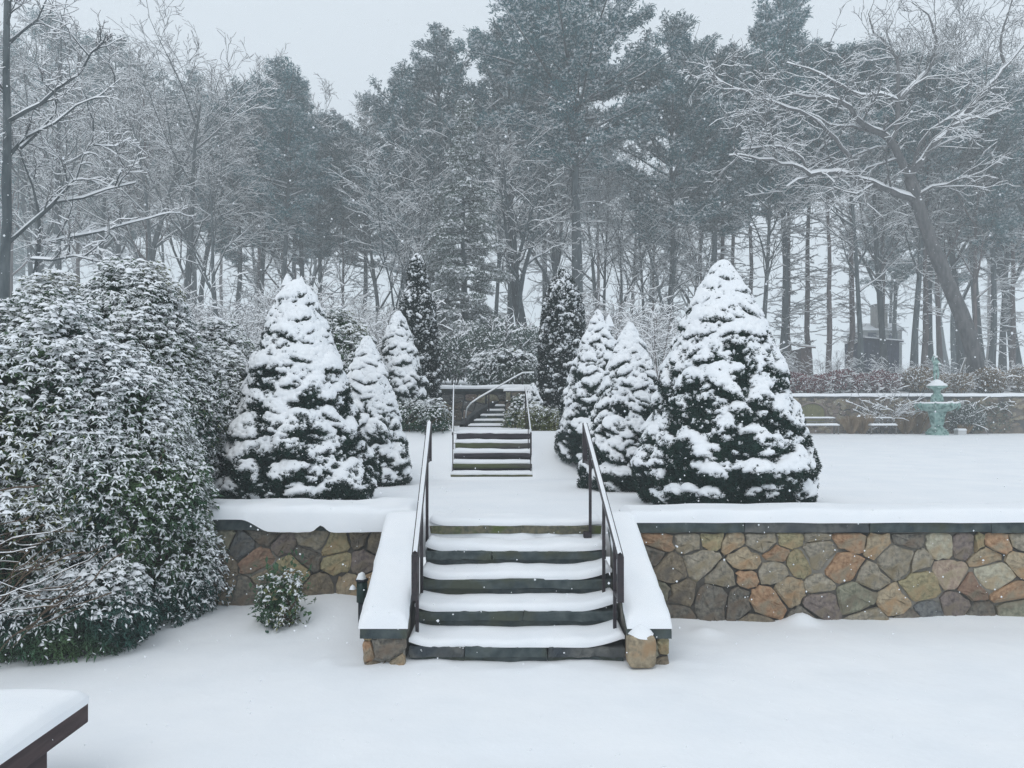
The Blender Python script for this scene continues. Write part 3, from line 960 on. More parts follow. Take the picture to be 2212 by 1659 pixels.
def leafy_shrub(name, label, cat, ells, n_ros, leafL, leafW, seed, mats, zmin=0, snow_amt=.85, nleaf=7, inner=.8, stems=8, droop=.45, group=None, blob=.5, lowsnow=None, sparse=None):
    rng = np.random.default_rng(seed)
    E = np.array(ells, float)
    base = np.array([E[0, 0], E[0, 1], zmin])
    t = thing(name, label, cat, tuple(base), group=group)
    mb = MB()
    P, N = ell_points(ells, n_ros, rng, (-.06 if E[0, 3] > .3 else -.03, .10 if E[0, 3] > .3 else .06), zmin + .02)
    keep = vnoise(P, 3.5 if E[0, 3] > .5 else 9, seed + 40) > -.62
    if sparse is not None:
        keep &= (((P - np.array(sparse[:3])) / np.array(sparse[3:6])) ** 2).sum(1) > rng.uniform(.0, 1.6, len(P))
    P, N = P[keep], N[keep]
    n = len(P)
    axis = unit(N * .7 + np.array([0, 0, .7]) + rng.normal(0, .25, (n, 3)))
    up_amt = np.clip(N[:, 2] * .9 + .68 + 1.0 * fbm(P, 1.5, seed + 3, 3), .08, 1)
    if lowsnow is not None:       # the sheltered underside keeps little snow
        up_amt *= np.clip(.25 + (P[:, 2] - lowsnow[0]) / (lowsnow[1] - lowsnow[0]), .3, 1)
    # rosettes of leaves
    ref = unit(np.cross(axis, rng.normal(0, 1, (n, 3))))
    bit = np.cross(axis, ref)
    size = rng.uniform(.75, 1.25, n)
    for k in range(nleaf):
        a = k * 2 * math.pi / nleaf + rng.uniform(0, .8, n)
        rad = ref * np.cos(a)[:, None] + bit * np.sin(a)[:, None]
        D = unit(rad + axis * .25 + np.array([0, 0, -1]) * rng.uniform(.1, 1, (n, 1)) * droop)
        L = leafL * size * rng.uniform(.7, 1.2, n)
        s = rng.uniform(0, 1, n) < up_amt * snow_amt
        yel = vnoise(P, 1.0, seed + 31) + rng.normal(0, .15, n) > np.where((P[:, 2] < .8) & (sparse is not None), 9, .30)
        for sel, mi in ((~yel, 0), (yel, 3)):
            if sel.any():
                add_leaves(mb, P[sel] + axis[sel] * .01, D[sel], L[sel], (leafW * size * rng.uniform(.8, 1.2, n))[sel], mi, rng, s[sel], 1, leafL * .16)
    s = rng.uniform(0, 1, n) < up_amt * blob
    if s.any():
        add_blobs(mb, P[s] + np.array([0, 0, leafL * .04]) + axis[s] * leafL * .1, leafL * rng.uniform(.3, .80, int(s.sum())) * (.8 + .35 * np.clip(N[s, 2], 0, 1)), rng, 1, .6)
    if sparse is not None:       # stray leaves and tips sticking out of the snow along the foot
        q = rng.uniform(0, 1, 420)
        Pf = np.stack([-5.2 + 2.1 * q, 5.98 + 1.75 * np.clip(q - .35, 0, 1) ** 1.2 * 1.6 + rng.normal(0, .11, 420), np.full(420, .085)], -1)
        Pf[:, 2] = ground_low(Pf[:, 0], Pf[:, 1]) + .004
        add_leaves(mb, Pf, unit(rng.normal(0, 1, Pf.shape) * np.array([1, 1, .3]) + np.array([0, 0, .45])), rng.uniform(.03, .07, 420), rng.uniform(.012, .022, 420), 0, rng, rng.uniform(0, 1, 420) < .4, 1, .01)
    # inner leaves without snow
    ni = int(n_ros * nleaf * inner)
    P2, N2 = ell_points(ells, ni, rng, (.08, .45), zmin + .02)
    D2 = unit(N2 + rng.normal(0, .6, N2.shape) + np.array([0, 0, -.3]))
    add_leaves(mb, P2, D2, leafL * rng.uniform(1.0, 1.7, len(P2)), leafW * rng.uniform(1.2, 2.2, len(P2)), 0, rng)
    for v in mb.V:
        v -= base
    crown = mb.build('foliage', [mats[0], M['snow'], mats[1], mats[2] if len(mats) > 2 else mats[0]], t, smooth=False)
    ms = MB()
    for k in range(stems):
        e = E[rng.integers(len(E))]
        b = base + np.array([rng.normal(0, E[0, 3] * .25), rng.normal(0, E[0, 4] * .2), 0])
        tip = e[:3] + unit(rng.normal(0, 1, 3) * np.array([1, .8, .6])) * e[3:6] * .93
        mid = (b + tip) / 2 + np.array([0, 0, -.12]) + rng.normal(0, .08, 3)
        q = np.linspace(0, 1, 8)[:, None]
        C = (1 - q) ** 2 * b + 2 * q * (1 - q) * mid + q ** 2 * tip + rng.normal(0, .012, (8, 3))
        tube(ms, C - base, np.linspace(.022, .007, 8), 5)
    if sparse is not None:
        sn = MB()
        for k in range(105):
            a = np.array(sparse[:3]) + rng.normal(0, 1, 3) * np.array([.42, .10, .20]) + np.array([.35, .02, 0])
            d = unit(np.array([-1, -.02, rng.uniform(-.8, .3)]))
            Pq = [a]
            for i in range(7):
                d = unit(d + rng.normal(0, .20, 3) + np.array([0, 0, -.04]))
                Pq.append(Pq[-1] + d * rng.uniform(.07, .13))
            Pq = np.array(Pq) - base
            tube(ms, Pq, np.linspace(rng.uniform(.004, .009), .003, 8), 4)
            if rng.uniform() < .35:
                snow_strip(sn, Pq, .003, .003, rng=rng)
        sn.build('stem_snow', M['snow'], t)['kind'] = 'stuff'
    ms.build('stems', M['brown_twig'], t)['kind'] = 'stuff'
    return t


RH = [M['leaf'], M['brown_twig'], M['leaf_yellow']]
rg = 'snowy rhododendrons on the left'
leafy_shrub('rhododendron_bush', 'huge snow-dusted rhododendron filling the left foreground, sweeping down to the lawn', 'bush',
            [(-4.65, 7.15, 1.3, 1.15, 1.05, 1.8), (-3.95, 7.3, 1.3, .90, .9, 1.45), (-4.9, 6.6, .9, 1.1, .8, 1.0), (-4.3, 6.75, .45, 1.1, .75, .55), (-3.58, 7.35, .62, .58, .55, .75), (-5.6, 7.2, 1.4, 1.0, 1, 1.5), (-3.85, 6.9, .35, .55, .5, .42), (-3.25, 7.75, .3, .35, .3, .3)],
            23000, .056, .019, 11, RH, 0.05, nleaf=5, snow_amt=.85, stems=110, group=rg, lowsnow=(-1.1, 1.2), blob=.75, sparse=(-4.45, 6.0, .98, .70, .9, .36))
leafy_shrub('rhododendron_bush', 'tall domed rhododendron with the highest snowy crown behind the foreground bush', 'bush',
            [(-4.6, 9.0, 2.5, .72, .75, 1.42), (-4.45, 8.8, 1.7, 1.05, .95, 1.55), (-4.9, 8.9, 2.0, .8, .8, 1.3)], 10800, .060, .020, 12, RH, 0.95, group=rg, blob=.75, nleaf=5, snow_amt=.88)
leafy_shrub('rhododendron_bush', 'ragged-topped rhododendron at the left edge, in front of the edge tree', 'bush',
            [(-5.75, 9.3, 2.55, .62, .7, 1.28), (-6.2, 8.8, 1.9, 1.0, .9, 1.3), (-5.4, 8.9, 1.8, .9, .8, 1.4)], 9360, .060, .020, 13, RH, 0.95, group=rg, blob=.75, nleaf=5, snow_amt=.88)
leafy_shrub('rhododendron_bush', 'lower rhododendron squeezed against the large left spruce', 'bush',
            [(-3.95, 9.9, 2.2, .62, .6, 1.12), (-3.75, 9.35, 1.8, .65, .55, 1.15)], 5760, .060, .020, 14, RH, 0.95, group=rg, blob=.75, nleaf=5, snow_amt=.88)
leafy_shrub('rhododendron_bush', 'distant rounded rhododendron showing between the two left spruces', 'bush',
            [(-3.75, 15.2, 2.75, .85, .8, 1.38), (-3.2, 15.0, 2.4, .6, .6, 1.1), (-4.4, 15.1, 2.5, .7, .7, 1.3)], 4600, .08, .027, 15, RH, 1.7, nleaf=6, group=rg)

leafy_shrub('small_shrub', 'small leafy shrub half buried in snow in front of the left wall', 'bush',
            [(-2.2, 7.05, .34, .19, .17, .24), (-2.27, 7.05, .46, .13, .12, .14), (-2.1, 7.0, .47, .11, .1, .16), (-2.2, 7.0, .17, .12, .11, .14)], 230, .045, .02, 21, [M['leaf'], M['brown_twig'], M['leaf_yellow']], .1, stems=14, nleaf=5, droop=.1, snow_amt=.6, blob=.35)
leafy_shrub('clipped_hedge', 'low clipped hedge with snow on top, left of the upper timber steps', 'hedge',
            [(-2.2, 14.9, 1.95, .35, .4, .36), (-1.9, 14.9, 1.97, .4, .4, .36), (-1.55, 14.8, 1.93, .34, .4, .38), (-2.5, 15, 1.9, .35, .4, .36)], 1300, .045, .022, 22, [M['leaf'], M['brown_twig'], M['leaf_yellow']], 1.5, nleaf=5, snow_amt=.75, blob=.6, droop=.2, stems=20, lowsnow=(1.6, 2.1))
leafy_shrub('yellow_shrub', 'yellow-green shrub right of the upper timber steps, brown at its foot', 'bush',
            [(.75, 15.2, 1.86, .36, .35, .3), (1.15, 15.1, 1.86, .38, .35, .28), (.45, 15.3, 1.92, .28, .3, .32), (1.5, 14.9, 1.75, .3, .3, .3)], 1100, .06, .022, 23, [M['leaf_yellow'], M['straw'], M['straw']], 1.55, nleaf=5, snow_amt=.35, blob=.15, droop=.1, stems=20, lowsnow=(1.6, 2.1))
leafy_shrub('evergreen_shrub', 'loose grey-green evergreen above the dark wall behind the curved handrail', 'bush',
            [(-.1, 20.3, 3.2, .75, .6, .62), (-.7, 20.5, 3.1, .5, .5, .5), (.3, 20.6, 3.0, .6, .5, .6)], 1000, .10, .04, 24, [M['hemlock'], M['brown_twig'], M['leaf_yellow']], 2.7, nleaf=6, snow_amt=.7, blob=.3, stems=12)
leafy_shrub('evergreen_shrub', 'small dark shrub against the wall block beside the far steps', 'bush',
            [(.12, 17.0, 1.95, .28, .22, .3), (.0, 16.9, 1.8, .2, .2, .15), (.2, 17.1, 2.25, .22, .2, .22)], 420, .06, .03, 25, [M['leaf'], M['brown_twig'], M['leaf_yellow']], 1.7, nleaf=5, snow_amt=.6, blob=.3)


# ------------------------------------------------------------------ snow-loaded dwarf conifers
def conifer(name, label, base, height, prof, peaks=((0, 0, 1.0),), seed=0, lumps=150, lump_w=(.10, .22), lump_a=.10, thr=.42, hbias=.5, mat_g='needle', tufts=16000, tl=.036, ths=.034, group=None, res=(280, 260), blobs=0, cat='spruce', fine=.26, cover=(.12, .30, .48, .58, .86, .985)):
    """the crown is a lumpy surface of revolution; snow lies where it faces up; prof = [(height fraction, radius)]"""
    rng = np.random.default_rng(seed)
    t = thing(name, label, cat, tuple(base), group=group)
    nt, nh = res
    hs = np.linspace(0, 1, nh)
    th = np.arange(nt) * 2 * math.pi / nt
    pf = np.array(prof)
    Rp = np.interp(hs, pf[:, 0], pf[:, 1])
    k = np.ones(7) / 7
    Rp = np.convolve(np.pad(Rp, 3, mode='edge'), k, 'valid')
    Rp[-1] = .004
    TH, HH = np.meshgrid(th, hs)
    R = np.repeat(Rp[:, None], nt, 1)
    A = np.zeros_like(R)
    Z = HH * height
    for _ in range(lumps):
        h0 = rng.uniform(0, 1) ** 1.25 * .97
        t0 = rng.uniform(0, 2 * math.pi)
        r0 = np.interp(h0, pf[:, 0], pf[:, 1])
        w = rng.uniform(*lump_w) * (.42 + .62 * (1 - h0)) * (.55 if rng.uniform() < .4 else 1)
        ar = ((TH - t0 + math.pi) % (2 * math.pi) - math.pi) * max(r0, .05)
        dz = (Z - h0 * height)
        sl = rng.uniform(-.6, .6)
        dz = dz + sl * ar
        arc = np.abs(ar)
        hz = np.where(dz > 0, w * 1.25, w * .45)
        q = 1 - (arc / (w * 1.25)) ** 2 - (dz / hz) ** 2
        a = lump_a * (w / lump_w[1]) * rng.uniform(.6, 1.4) * (1.25 - .85 * h0)
        A = np.maximum(A, a * np.sqrt(np.clip(q, 0, 1)))
    R1 = R + A * np.clip(R / .15, .25, 1)
    P0 = np.stack([R1 * np.cos(TH), R1 * np.sin(TH), Z], -1)
    R1 = R1 + (.04 - .028 * HH) * fbm(P0, 6.5, seed + 1, 4, .6) * np.clip(R / .1, .2, 1)
    P0 = np.stack([R1 * np.cos(TH), R1 * np.sin(TH), Z], -1)
    dt = np.roll(P0, -1, 1) - np.roll(P0, 1, 1)
    dh = np.gradient(P0, axis=0)
    N = unit(np.cross(dt, dh))
    Ns = N.copy()
    for _ in range(2):
        Ns = (Ns + np.roll(Ns, 1, 1) + np.roll(Ns, -1, 1) + np.concatenate([Ns[:1], Ns[:-1]]) + np.concatenate([Ns[1:], Ns[-1:]])) / 5
    Ns = unit(Ns)
    m = Ns[..., 2] + fine * fbm(P0, 16, seed + 4, 3) + fine * .8 * vnoise(P0, 38, seed + 5) + (.30 + .25 * (1 - HH)) * fbm(P0, 4.0, seed + 9, 2)
    band = max(6, nh // 12)
    thrs = []
    for r_ in range(0, nh, band):
        hh = (r_ + band / 2) / nh
        c_ = np.interp(hh, [0, .08, .25, .5, .8, 1], cover)
        thrs.append(np.quantile(m[r_:r_ + band], 1 - c_))
    thrs = np.interp(np.arange(nh), np.arange(len(thrs)) * band + band / 2, thrs)
    m = m - thrs[:, None]
    # foliage body
    i = (np.arange(nh - 1)[:, None] * nt + np.arange(nt)[None, :])
    i2 = (np.arange(nh - 1)[:, None] * nt + (np.arange(nt)[None, :] + 1) % nt)
    quads = np.stack([i, i2, i2 + nt, i + nt], -1)
    Pb = P0 - N * (.012 + .02 * (fbm(P0, 30, seed + 6, 2)[..., None] + 1))
    mb = MB().add(Pb.reshape(-1, 3), quads=quads.reshape(-1, 4), m=0)
    # needle sprays over the uncovered part
    idx = rng.integers(0, nh * nt, tufts * 3)
    area_w = R1.reshape(-1)[idx] / R1.max()
    idx = idx[(rng.uniform(0, 1, len(idx)) < area_w) & (m.reshape(-1)[idx] < rng.uniform(.0, .24, len(idx)))][:tufts]
    Pt, Nt_, mt = P0.reshape(-1, 3)[idx], Ns.reshape(-1, 3)[idx], m.reshape(-1)[idx]
    n = len(Pt)
    D = unit(Nt_ * .8 + rng.normal(0, .45, (n, 3)) + np.array([0, 0, .25]))
    sn = rng.uniform(0, 1, n) < np.clip(.10 + mt * .5 + Nt_[:, 2] * .15, .02, .5)
    add_leaves(mb, Pt - Nt_ * .01, D, tl * rng.uniform(.6, 1.5, n), tl * .42 * rng.uniform(.7, 1.3, n), 0, rng, sn, 1, tl * .25)
    D = unit(Nt_ * .4 + rng.normal(0, .6, (n, 3)))
    add_leaves(mb, Pt, D, tl * rng.uniform(.5, 1.2, n), tl * .4 * rng.uniform(.7, 1.3, n), 0, rng)
    mb.build('crown', [M[mat_g], M['snow']], t)
    # snow
    T = ths * np.clip(m / .35, -.5, 1) ** 1
    T = np.where(m > 0, ths * np.sqrt(np.clip(m / .45, 0, 1)), -.02)
    dirn = unit(Ns * .75 + np.array([0, 0, .5]))
    Ps = P0 + dirn * (T + .010 * (m > 0) * fbm(P0, 11, seed + 12, 2))[..., None]
    Ps[m < 0] = (P0 - N * .02)[m < 0]
    mf = m.reshape(-1)
    qf = quads.reshape(-1, 4)
    keep = (mf[qf] > 0).sum(1) >= 1
    ms = MB().add(Ps.reshape(-1, 3), quads=qf[keep])
    if blobs:
        ii = rng.integers(0, nh * nt, blobs * 6)
        ii = ii[(mf[ii] < 0) & (rng.uniform(0, 1, len(ii)) < R1.reshape(-1)[ii] / R1.max())][:blobs]
        add_blobs(ms, P0.reshape(-1, 3)[ii] + Ns.reshape(-1, 3)[ii] * .01, rng.uniform(.008, .022, len(ii)), rng, 0, .7)
    # extra peaks: snow-topped leader tips
    for (ox, oz, s) in peaks[1:]:
        a = np.linspace(0, 2 * math.pi, 13)[:-1]
        V = []
        for q, r in ((-.35, 1.0), (-.1, .75), (.15, .45), (.35, .2), (.45, .02)):
            V += [(ox + math.cos(b) * r * s * .35 * (1 + .1 * math.sin(2 * b + q)), math.sin(b) * r * s * .35, height + oz + q * s) for b in a]
        Qs = [(r * 12 + k2, r * 12 + (k2 + 1) % 12, (r + 1) * 12 + (k2 + 1) % 12, (r + 1) * 12 + k2) for r in range(4) for k2 in range(12)]
        ms.add(V, quads=Qs)
    so = ms.build('snow_load', M['snow'], t)
    so['kind'] = 'stuff'
    mtk = MB()
    tube(mtk, [(0, 0, -.15), (0, 0, height * .5)], [.06, .04], 7)
    mtk.build('trunk', M['bark'], t)
    return t


cg = 'snow-laden dwarf spruces'
conifer('dwarf_spruce', 'largest snow-laden cone spruce, right of the steps behind the low wall', (2.62, 9.2, 1.02), 2.98,
        [(0, .93), (.06, 1.0), (.16, 1.03), (.25, .95), (.35, .84), (.55, .70), (.74, .50), (.86, .31), (.94, .17), (.985, .09), (1, .02)], seed=101, lumps=300, group=cg, thr=.50, hbias=.62, tufts=26000, res=(340, 330))
conifer('dwarf_spruce', 'large blunt-topped cone spruce left of the steps, beside the rhododendrons', (-2.68, 9.25, 1.02), 2.74,
        [(0, .88), (.08, .93), (.2, .84), (.4, .68), (.6, .54), (.8, .36), (.92, .22), (.97, .14), (1, .03)], peaks=((0, 0, 1), (-.13, .02, .20), (.05, .0, .18)), seed=112, lumps=280, group=cg, cover=(.10, .30, .50, .64, .86, .975), tufts=26000, res=(320, 310))
conifer('dwarf_spruce', 'second left cone spruce, tucked behind the large left one, beside the snowy landing', (-2.38, 12.2, .92), 2.42,
        [(0, .64), (.15, .68), (.35, .56), (.6, .40), (.8, .25), (.93, .12), (1, .03)], seed=103, lumps=180, group=cg, cover=(.2, .4, .6, .76, .92, .98), thr=.42, hbias=.6, tufts=14000, lump_w=(.09, .18))
conifer('dwarf_spruce', 'smallest left cone spruce, above the clipped hedge and against the left arborvitae', (-2.44, 15.9, 1.72), 2.52,
        [(0, .56), (.2, .64), (.4, .56), (.6, .42), (.8, .27), (.93, .14), (1, .03)], seed=104, lumps=160, group=cg, thr=.46, hbias=.5, tufts=12000, lump_w=(.09, .17), res=(220, 220))
conifer('dwarf_spruce', 'sharp-topped cone spruce just left of the largest right one, behind the iron handrail', (1.78, 11.2, .95), 2.5,
        [(0, .60), (.12, .68), (.3, .62), (.5, .50), (.7, .36), (.87, .19), (.96, .08), (1, .02)], seed=105, lumps=190, group=cg, thr=.52, hbias=.6, tufts=16000, lump_w=(.09, .18))
conifer('dwarf_spruce', 'twin-tipped cone spruce standing closest to the right arborvitae', (1.58, 13.6, 1.2), 2.76,
        [(0, .60), (.2, .72), (.4, .63), (.6, .47), (.8, .28), (.93, .12), (1, .02)], peaks=((0, 0, 1), (.2, -.18, .30)), seed=106, lumps=190, group=cg, thr=.50, hbias=.55, tufts=14000, lump_w=(.09, .18))
conifer('dwarf_spruce', 'tiny white snow cone between the curved handrail and the right arborvitae', (.46, 16.2, 1.72), .98,
        [(0, .22), (.3, .24), (.6, .17), (.85, .09), (1, .02)], seed=107, lumps=40, group=cg, thr=.25, hbias=.6, tufts=3000, lump_w=(.07, .11), lump_a=.05, res=(110, 110))
ag = 'dark columnar arborvitaes flanking the path'
conifer('arborvitae', 'narrow dark arborvitae column with snow specks, left of the path', (-2.2, 17.2, 1.8), 3.95,
        [(0, .46), (.3, .50), (.6, .43), (.72, .38), (.80, .24), (.9, .20), (.96, .14), (1, .03)], seed=121, lumps=320, lump_w=(.05, .13), lump_a=.09, thr=.80, hbias=.25, mat_g='thuja', tufts=20000, tl=.05, ths=.03, group=ag, res=(240, 420), blobs=900, cat='arborvitae', fine=.6, cover=(.05, .09, .14, .20, .30, .42))
conifer('arborvitae', 'broader two-topped dark arborvitae with snow specks, right of the path', (1.18, 17.2, 1.8), 3.6,
        [(0, .50), (.3, .56), (.55, .53), (.75, .46), (.86, .36), (.94, .2), (1, .03)], seed=122, lumps=340, lump_w=(.05, .13), lump_a=.09, thr=.80, hbias=.25, mat_g='thuja', tufts=21000, tl=.05, ths=.03, group=ag, res=(240, 400), blobs=1000, cat='arborvitae', fine=.6, cover=(.05, .09, .14, .20, .30, .42))


# ------------------------------------------------------------------ trees
def rotv(d, ax, a):
    return d * math.cos(a) + np.cross(ax, d) * math.sin(a) + ax * np.dot(ax, d) * (1 - math.cos(a))


def grow(out, p, d, L, r, lvl, maxl, rng, cfg):
    n = 7 if lvl == 0 else (6 if lvl == 1 else (5 if lvl == 2 else (4 if lvl == 3 else 3)))
    seg = L / (n - 1)
    P, R = [p], [r]
    tip = .30 if lvl else .22
    for i in range(1, n):
        d = d + rng.normal(0, cfg['wig'][min(lvl, 4)], 3) + np.array([0, 0, cfg['up'][min(lvl, 4)]])
        d = d / np.linalg.norm(d)
        p = p + d * seg
        P.append(p)
        R.append(max(r * (1 - (1 - tip) * i / (n - 1)), cfg['rmin']))
    P, R = np.array(P), np.array(R)
    out.append((lvl, P, R))
    if lvl >= maxl:
        return
    nc = cfg['n'][lvl]
    for k in range(nc):
        t = cfg['t0'][lvl] + (1 - cfg['t0'][lvl]) * (k + rng.uniform(.1, .9)) / nc
        t = min(t, .99)
        f = t * (n - 1)
        i = int(f)
        q = P[i] + (P[i + 1] - P[i]) * (f - i)
        td = unit(P[i + 1] - P[i])
        ax = unit(np.cross(td, rng.normal(0, 1, 3)))
        ang = math.radians(rng.uniform(*cfg['ang'][lvl]))
        nd = rotv(td, ax, ang)
        rr_ = (R[i] * (1 - (f - i)) + R[i + 1] * (f - i)) * rng.uniform(.45, .7)
        LL = L * rng.uniform(*cfg['len'][lvl]) * (1 - cfg['fall'][lvl] * t)
        grow(out, q, nd, LL, max(rr_, cfg['rmin']), lvl + 1, maxl, rng, cfg)


def tree_parts(t, out, bark, snow_th=.03, trunk_sides=9, twigmat=None, rng=None, snow_from=1):
    mt, mc, ms = MB(), MB(), MB()
    for lvl, P, R in out:
        if lvl == 0:
            tube(mt, P, R, trunk_sides, rough=.05, rng=rng)
        else:
            tube(mc, P, R, 5 if lvl == 1 else (4 if lvl == 2 else 3), cap=False, m=0 if lvl < 3 else 1)
        if lvl >= snow_from:
            snow_strip(ms, P, R, snow_th * ((2.2 if snow_th > .03 and lvl == 1 else 1) if lvl < 3 else .7), rng=rng)
        else:
            snow_strip(ms, P, R * .9, snow_th, lim=.9, rng=rng)
    mt.build('trunk', M[bark], t)
    mc.build('crown', [M[bark], M['twig']], t)
    if ms.n:
        ms.build('branch_snow', M['snow_far'], t)['kind'] = 'stuff'


CFG = {
    'vase': dict(wig=[.03, .10, .14, .18, .2], up=[.0, .07, .05, .03, 0], n=[9, 7, 5, 3], t0=[.38, .25, .2, .2], ang=[(25, 50), (25, 55), (30, 60), (30, 60)], len=[(.42, .62), (.45, .6), (.45, .6), (.4, .7)], fall=[.35, .4, .3, .2], rmin=.012),
    'slim': dict(wig=[.02, .08, .12, .15, .2], up=[.0, .10, .05, .02, 0], n=[17, 6, 4, 2], t0=[.30, .2, .2, .2], ang=[(30, 65), (30, 55), (30, 60), (30, 60)], len=[(.18, .32), (.4, .6), (.45, .65), (.4, .7)], fall=[.45, .4, .3, .2], rmin=.012),
    'fork': dict(wig=[.06, .12, .15, .18, .2], up=[.02, .06, .04, .03, 0], n=[8, 7, 5, 3], t0=[.22, .25, .2, .2], ang=[(18, 42), (25, 55), (30, 60), (30, 60)], len=[(.5, .75), (.4, .6), (.45, .6), (.4, .7)], fall=[.45, .4, .3, .2], rmin=.012),
    'brush': dict(wig=[.10, .14, .18, .2, .2], up=[.0, .03, 0, 0, 0], n=[7, 5, 3, 2], t0=[.1, .15, .2, .2], ang=[(15, 45), (25, 60), (30, 60), (30, 60)], len=[(.5, .8), (.45, .7), (.5, .7), (.4, .7)], fall=[.4, .3, .3, .2], rmin=.007),
}
PROTO = {}


def bare_proto(key, style, seed, r0, bark='bark', Hh=20.0, trunks=1, maxl=4, th=.026):
    rng = np.random.default_rng(seed)
    t = thing('bare_tree', 'x', 'tree')
    out = []
    for k in range(trunks):
        a = rng.uniform(0, 6.28)
        d0 = unit(np.array([math.cos(a) * .18 * (trunks > 1), math.sin(a) * .18 * (trunks > 1), 1.0]))
        grow(out, np.array([math.cos(a) * .3 * (trunks > 1), math.sin(a) * .3 * (trunks > 1), -.4]), d0, Hh * (.82 if style != 'slim' else .97), r0, 0, maxl, rng, CFG[style])
    # root flare
    lvl, P, R = out[0]
    R[0] *= 1.35
    top = max(P[:, 2].max() for _, P, _ in out)
    tree_parts(t, out, bark, th, rng=rng)
    PROTO[key] = [t, top, False]
    return t


bare_proto('vase1', 'vase', 201, .26)
bare_proto('vase2', 'vase', 202, .24)
bare_proto('slim1', 'slim', 203, .20)
bare_proto('slim2', 'slim', 204, .17, 'bark_red')
bare_proto('fork1', 'fork', 205, .26)
bare_proto('fork2', 'fork', 206, .22)
bare_proto('thick', 'fork', 207, .60, 'bark')
bare_proto('multi', 'fork', 208, .15, trunks=3, maxl=3)


def add_tufts(mb, P, size, rng, snow_p, spread=1.0, out_dir=None, k=4):
    n = len(P)
    for q in range(k):
        D = rng.normal(0, .6, (n, 3)) * spread + np.array([0, 0, .45])
        if out_dir is not None:
            D = D + out_dir * .7
        D = unit(D)
        s = rng.uniform(0, 1, n) < snow_p / k * (.25 + 1.5 * (vnoise(P, 1.0, 3) > -.05))
        add_leaves(mb, P + rng.normal(0, size * .25, (n, 3)), D, size * rng.uniform(.6, 1.2, n), size * .20 * rng.uniform(.7, 1.4, n), 0, rng)
        if s.any():
            Ds = unit(D[s] * np.array([1, 1, .25]) - (np.array([0, 0, .5]) if snow_p > 5 else 0))
            add_leaves(mb, P[s] + np.array([0, 0, size * .3]), Ds, size * rng.uniform(.5, .95, s.sum()), size * (.65 if snow_p > 5 else .36) * rng.uniform(.7, 1.4, s.sum()), 1, rng)


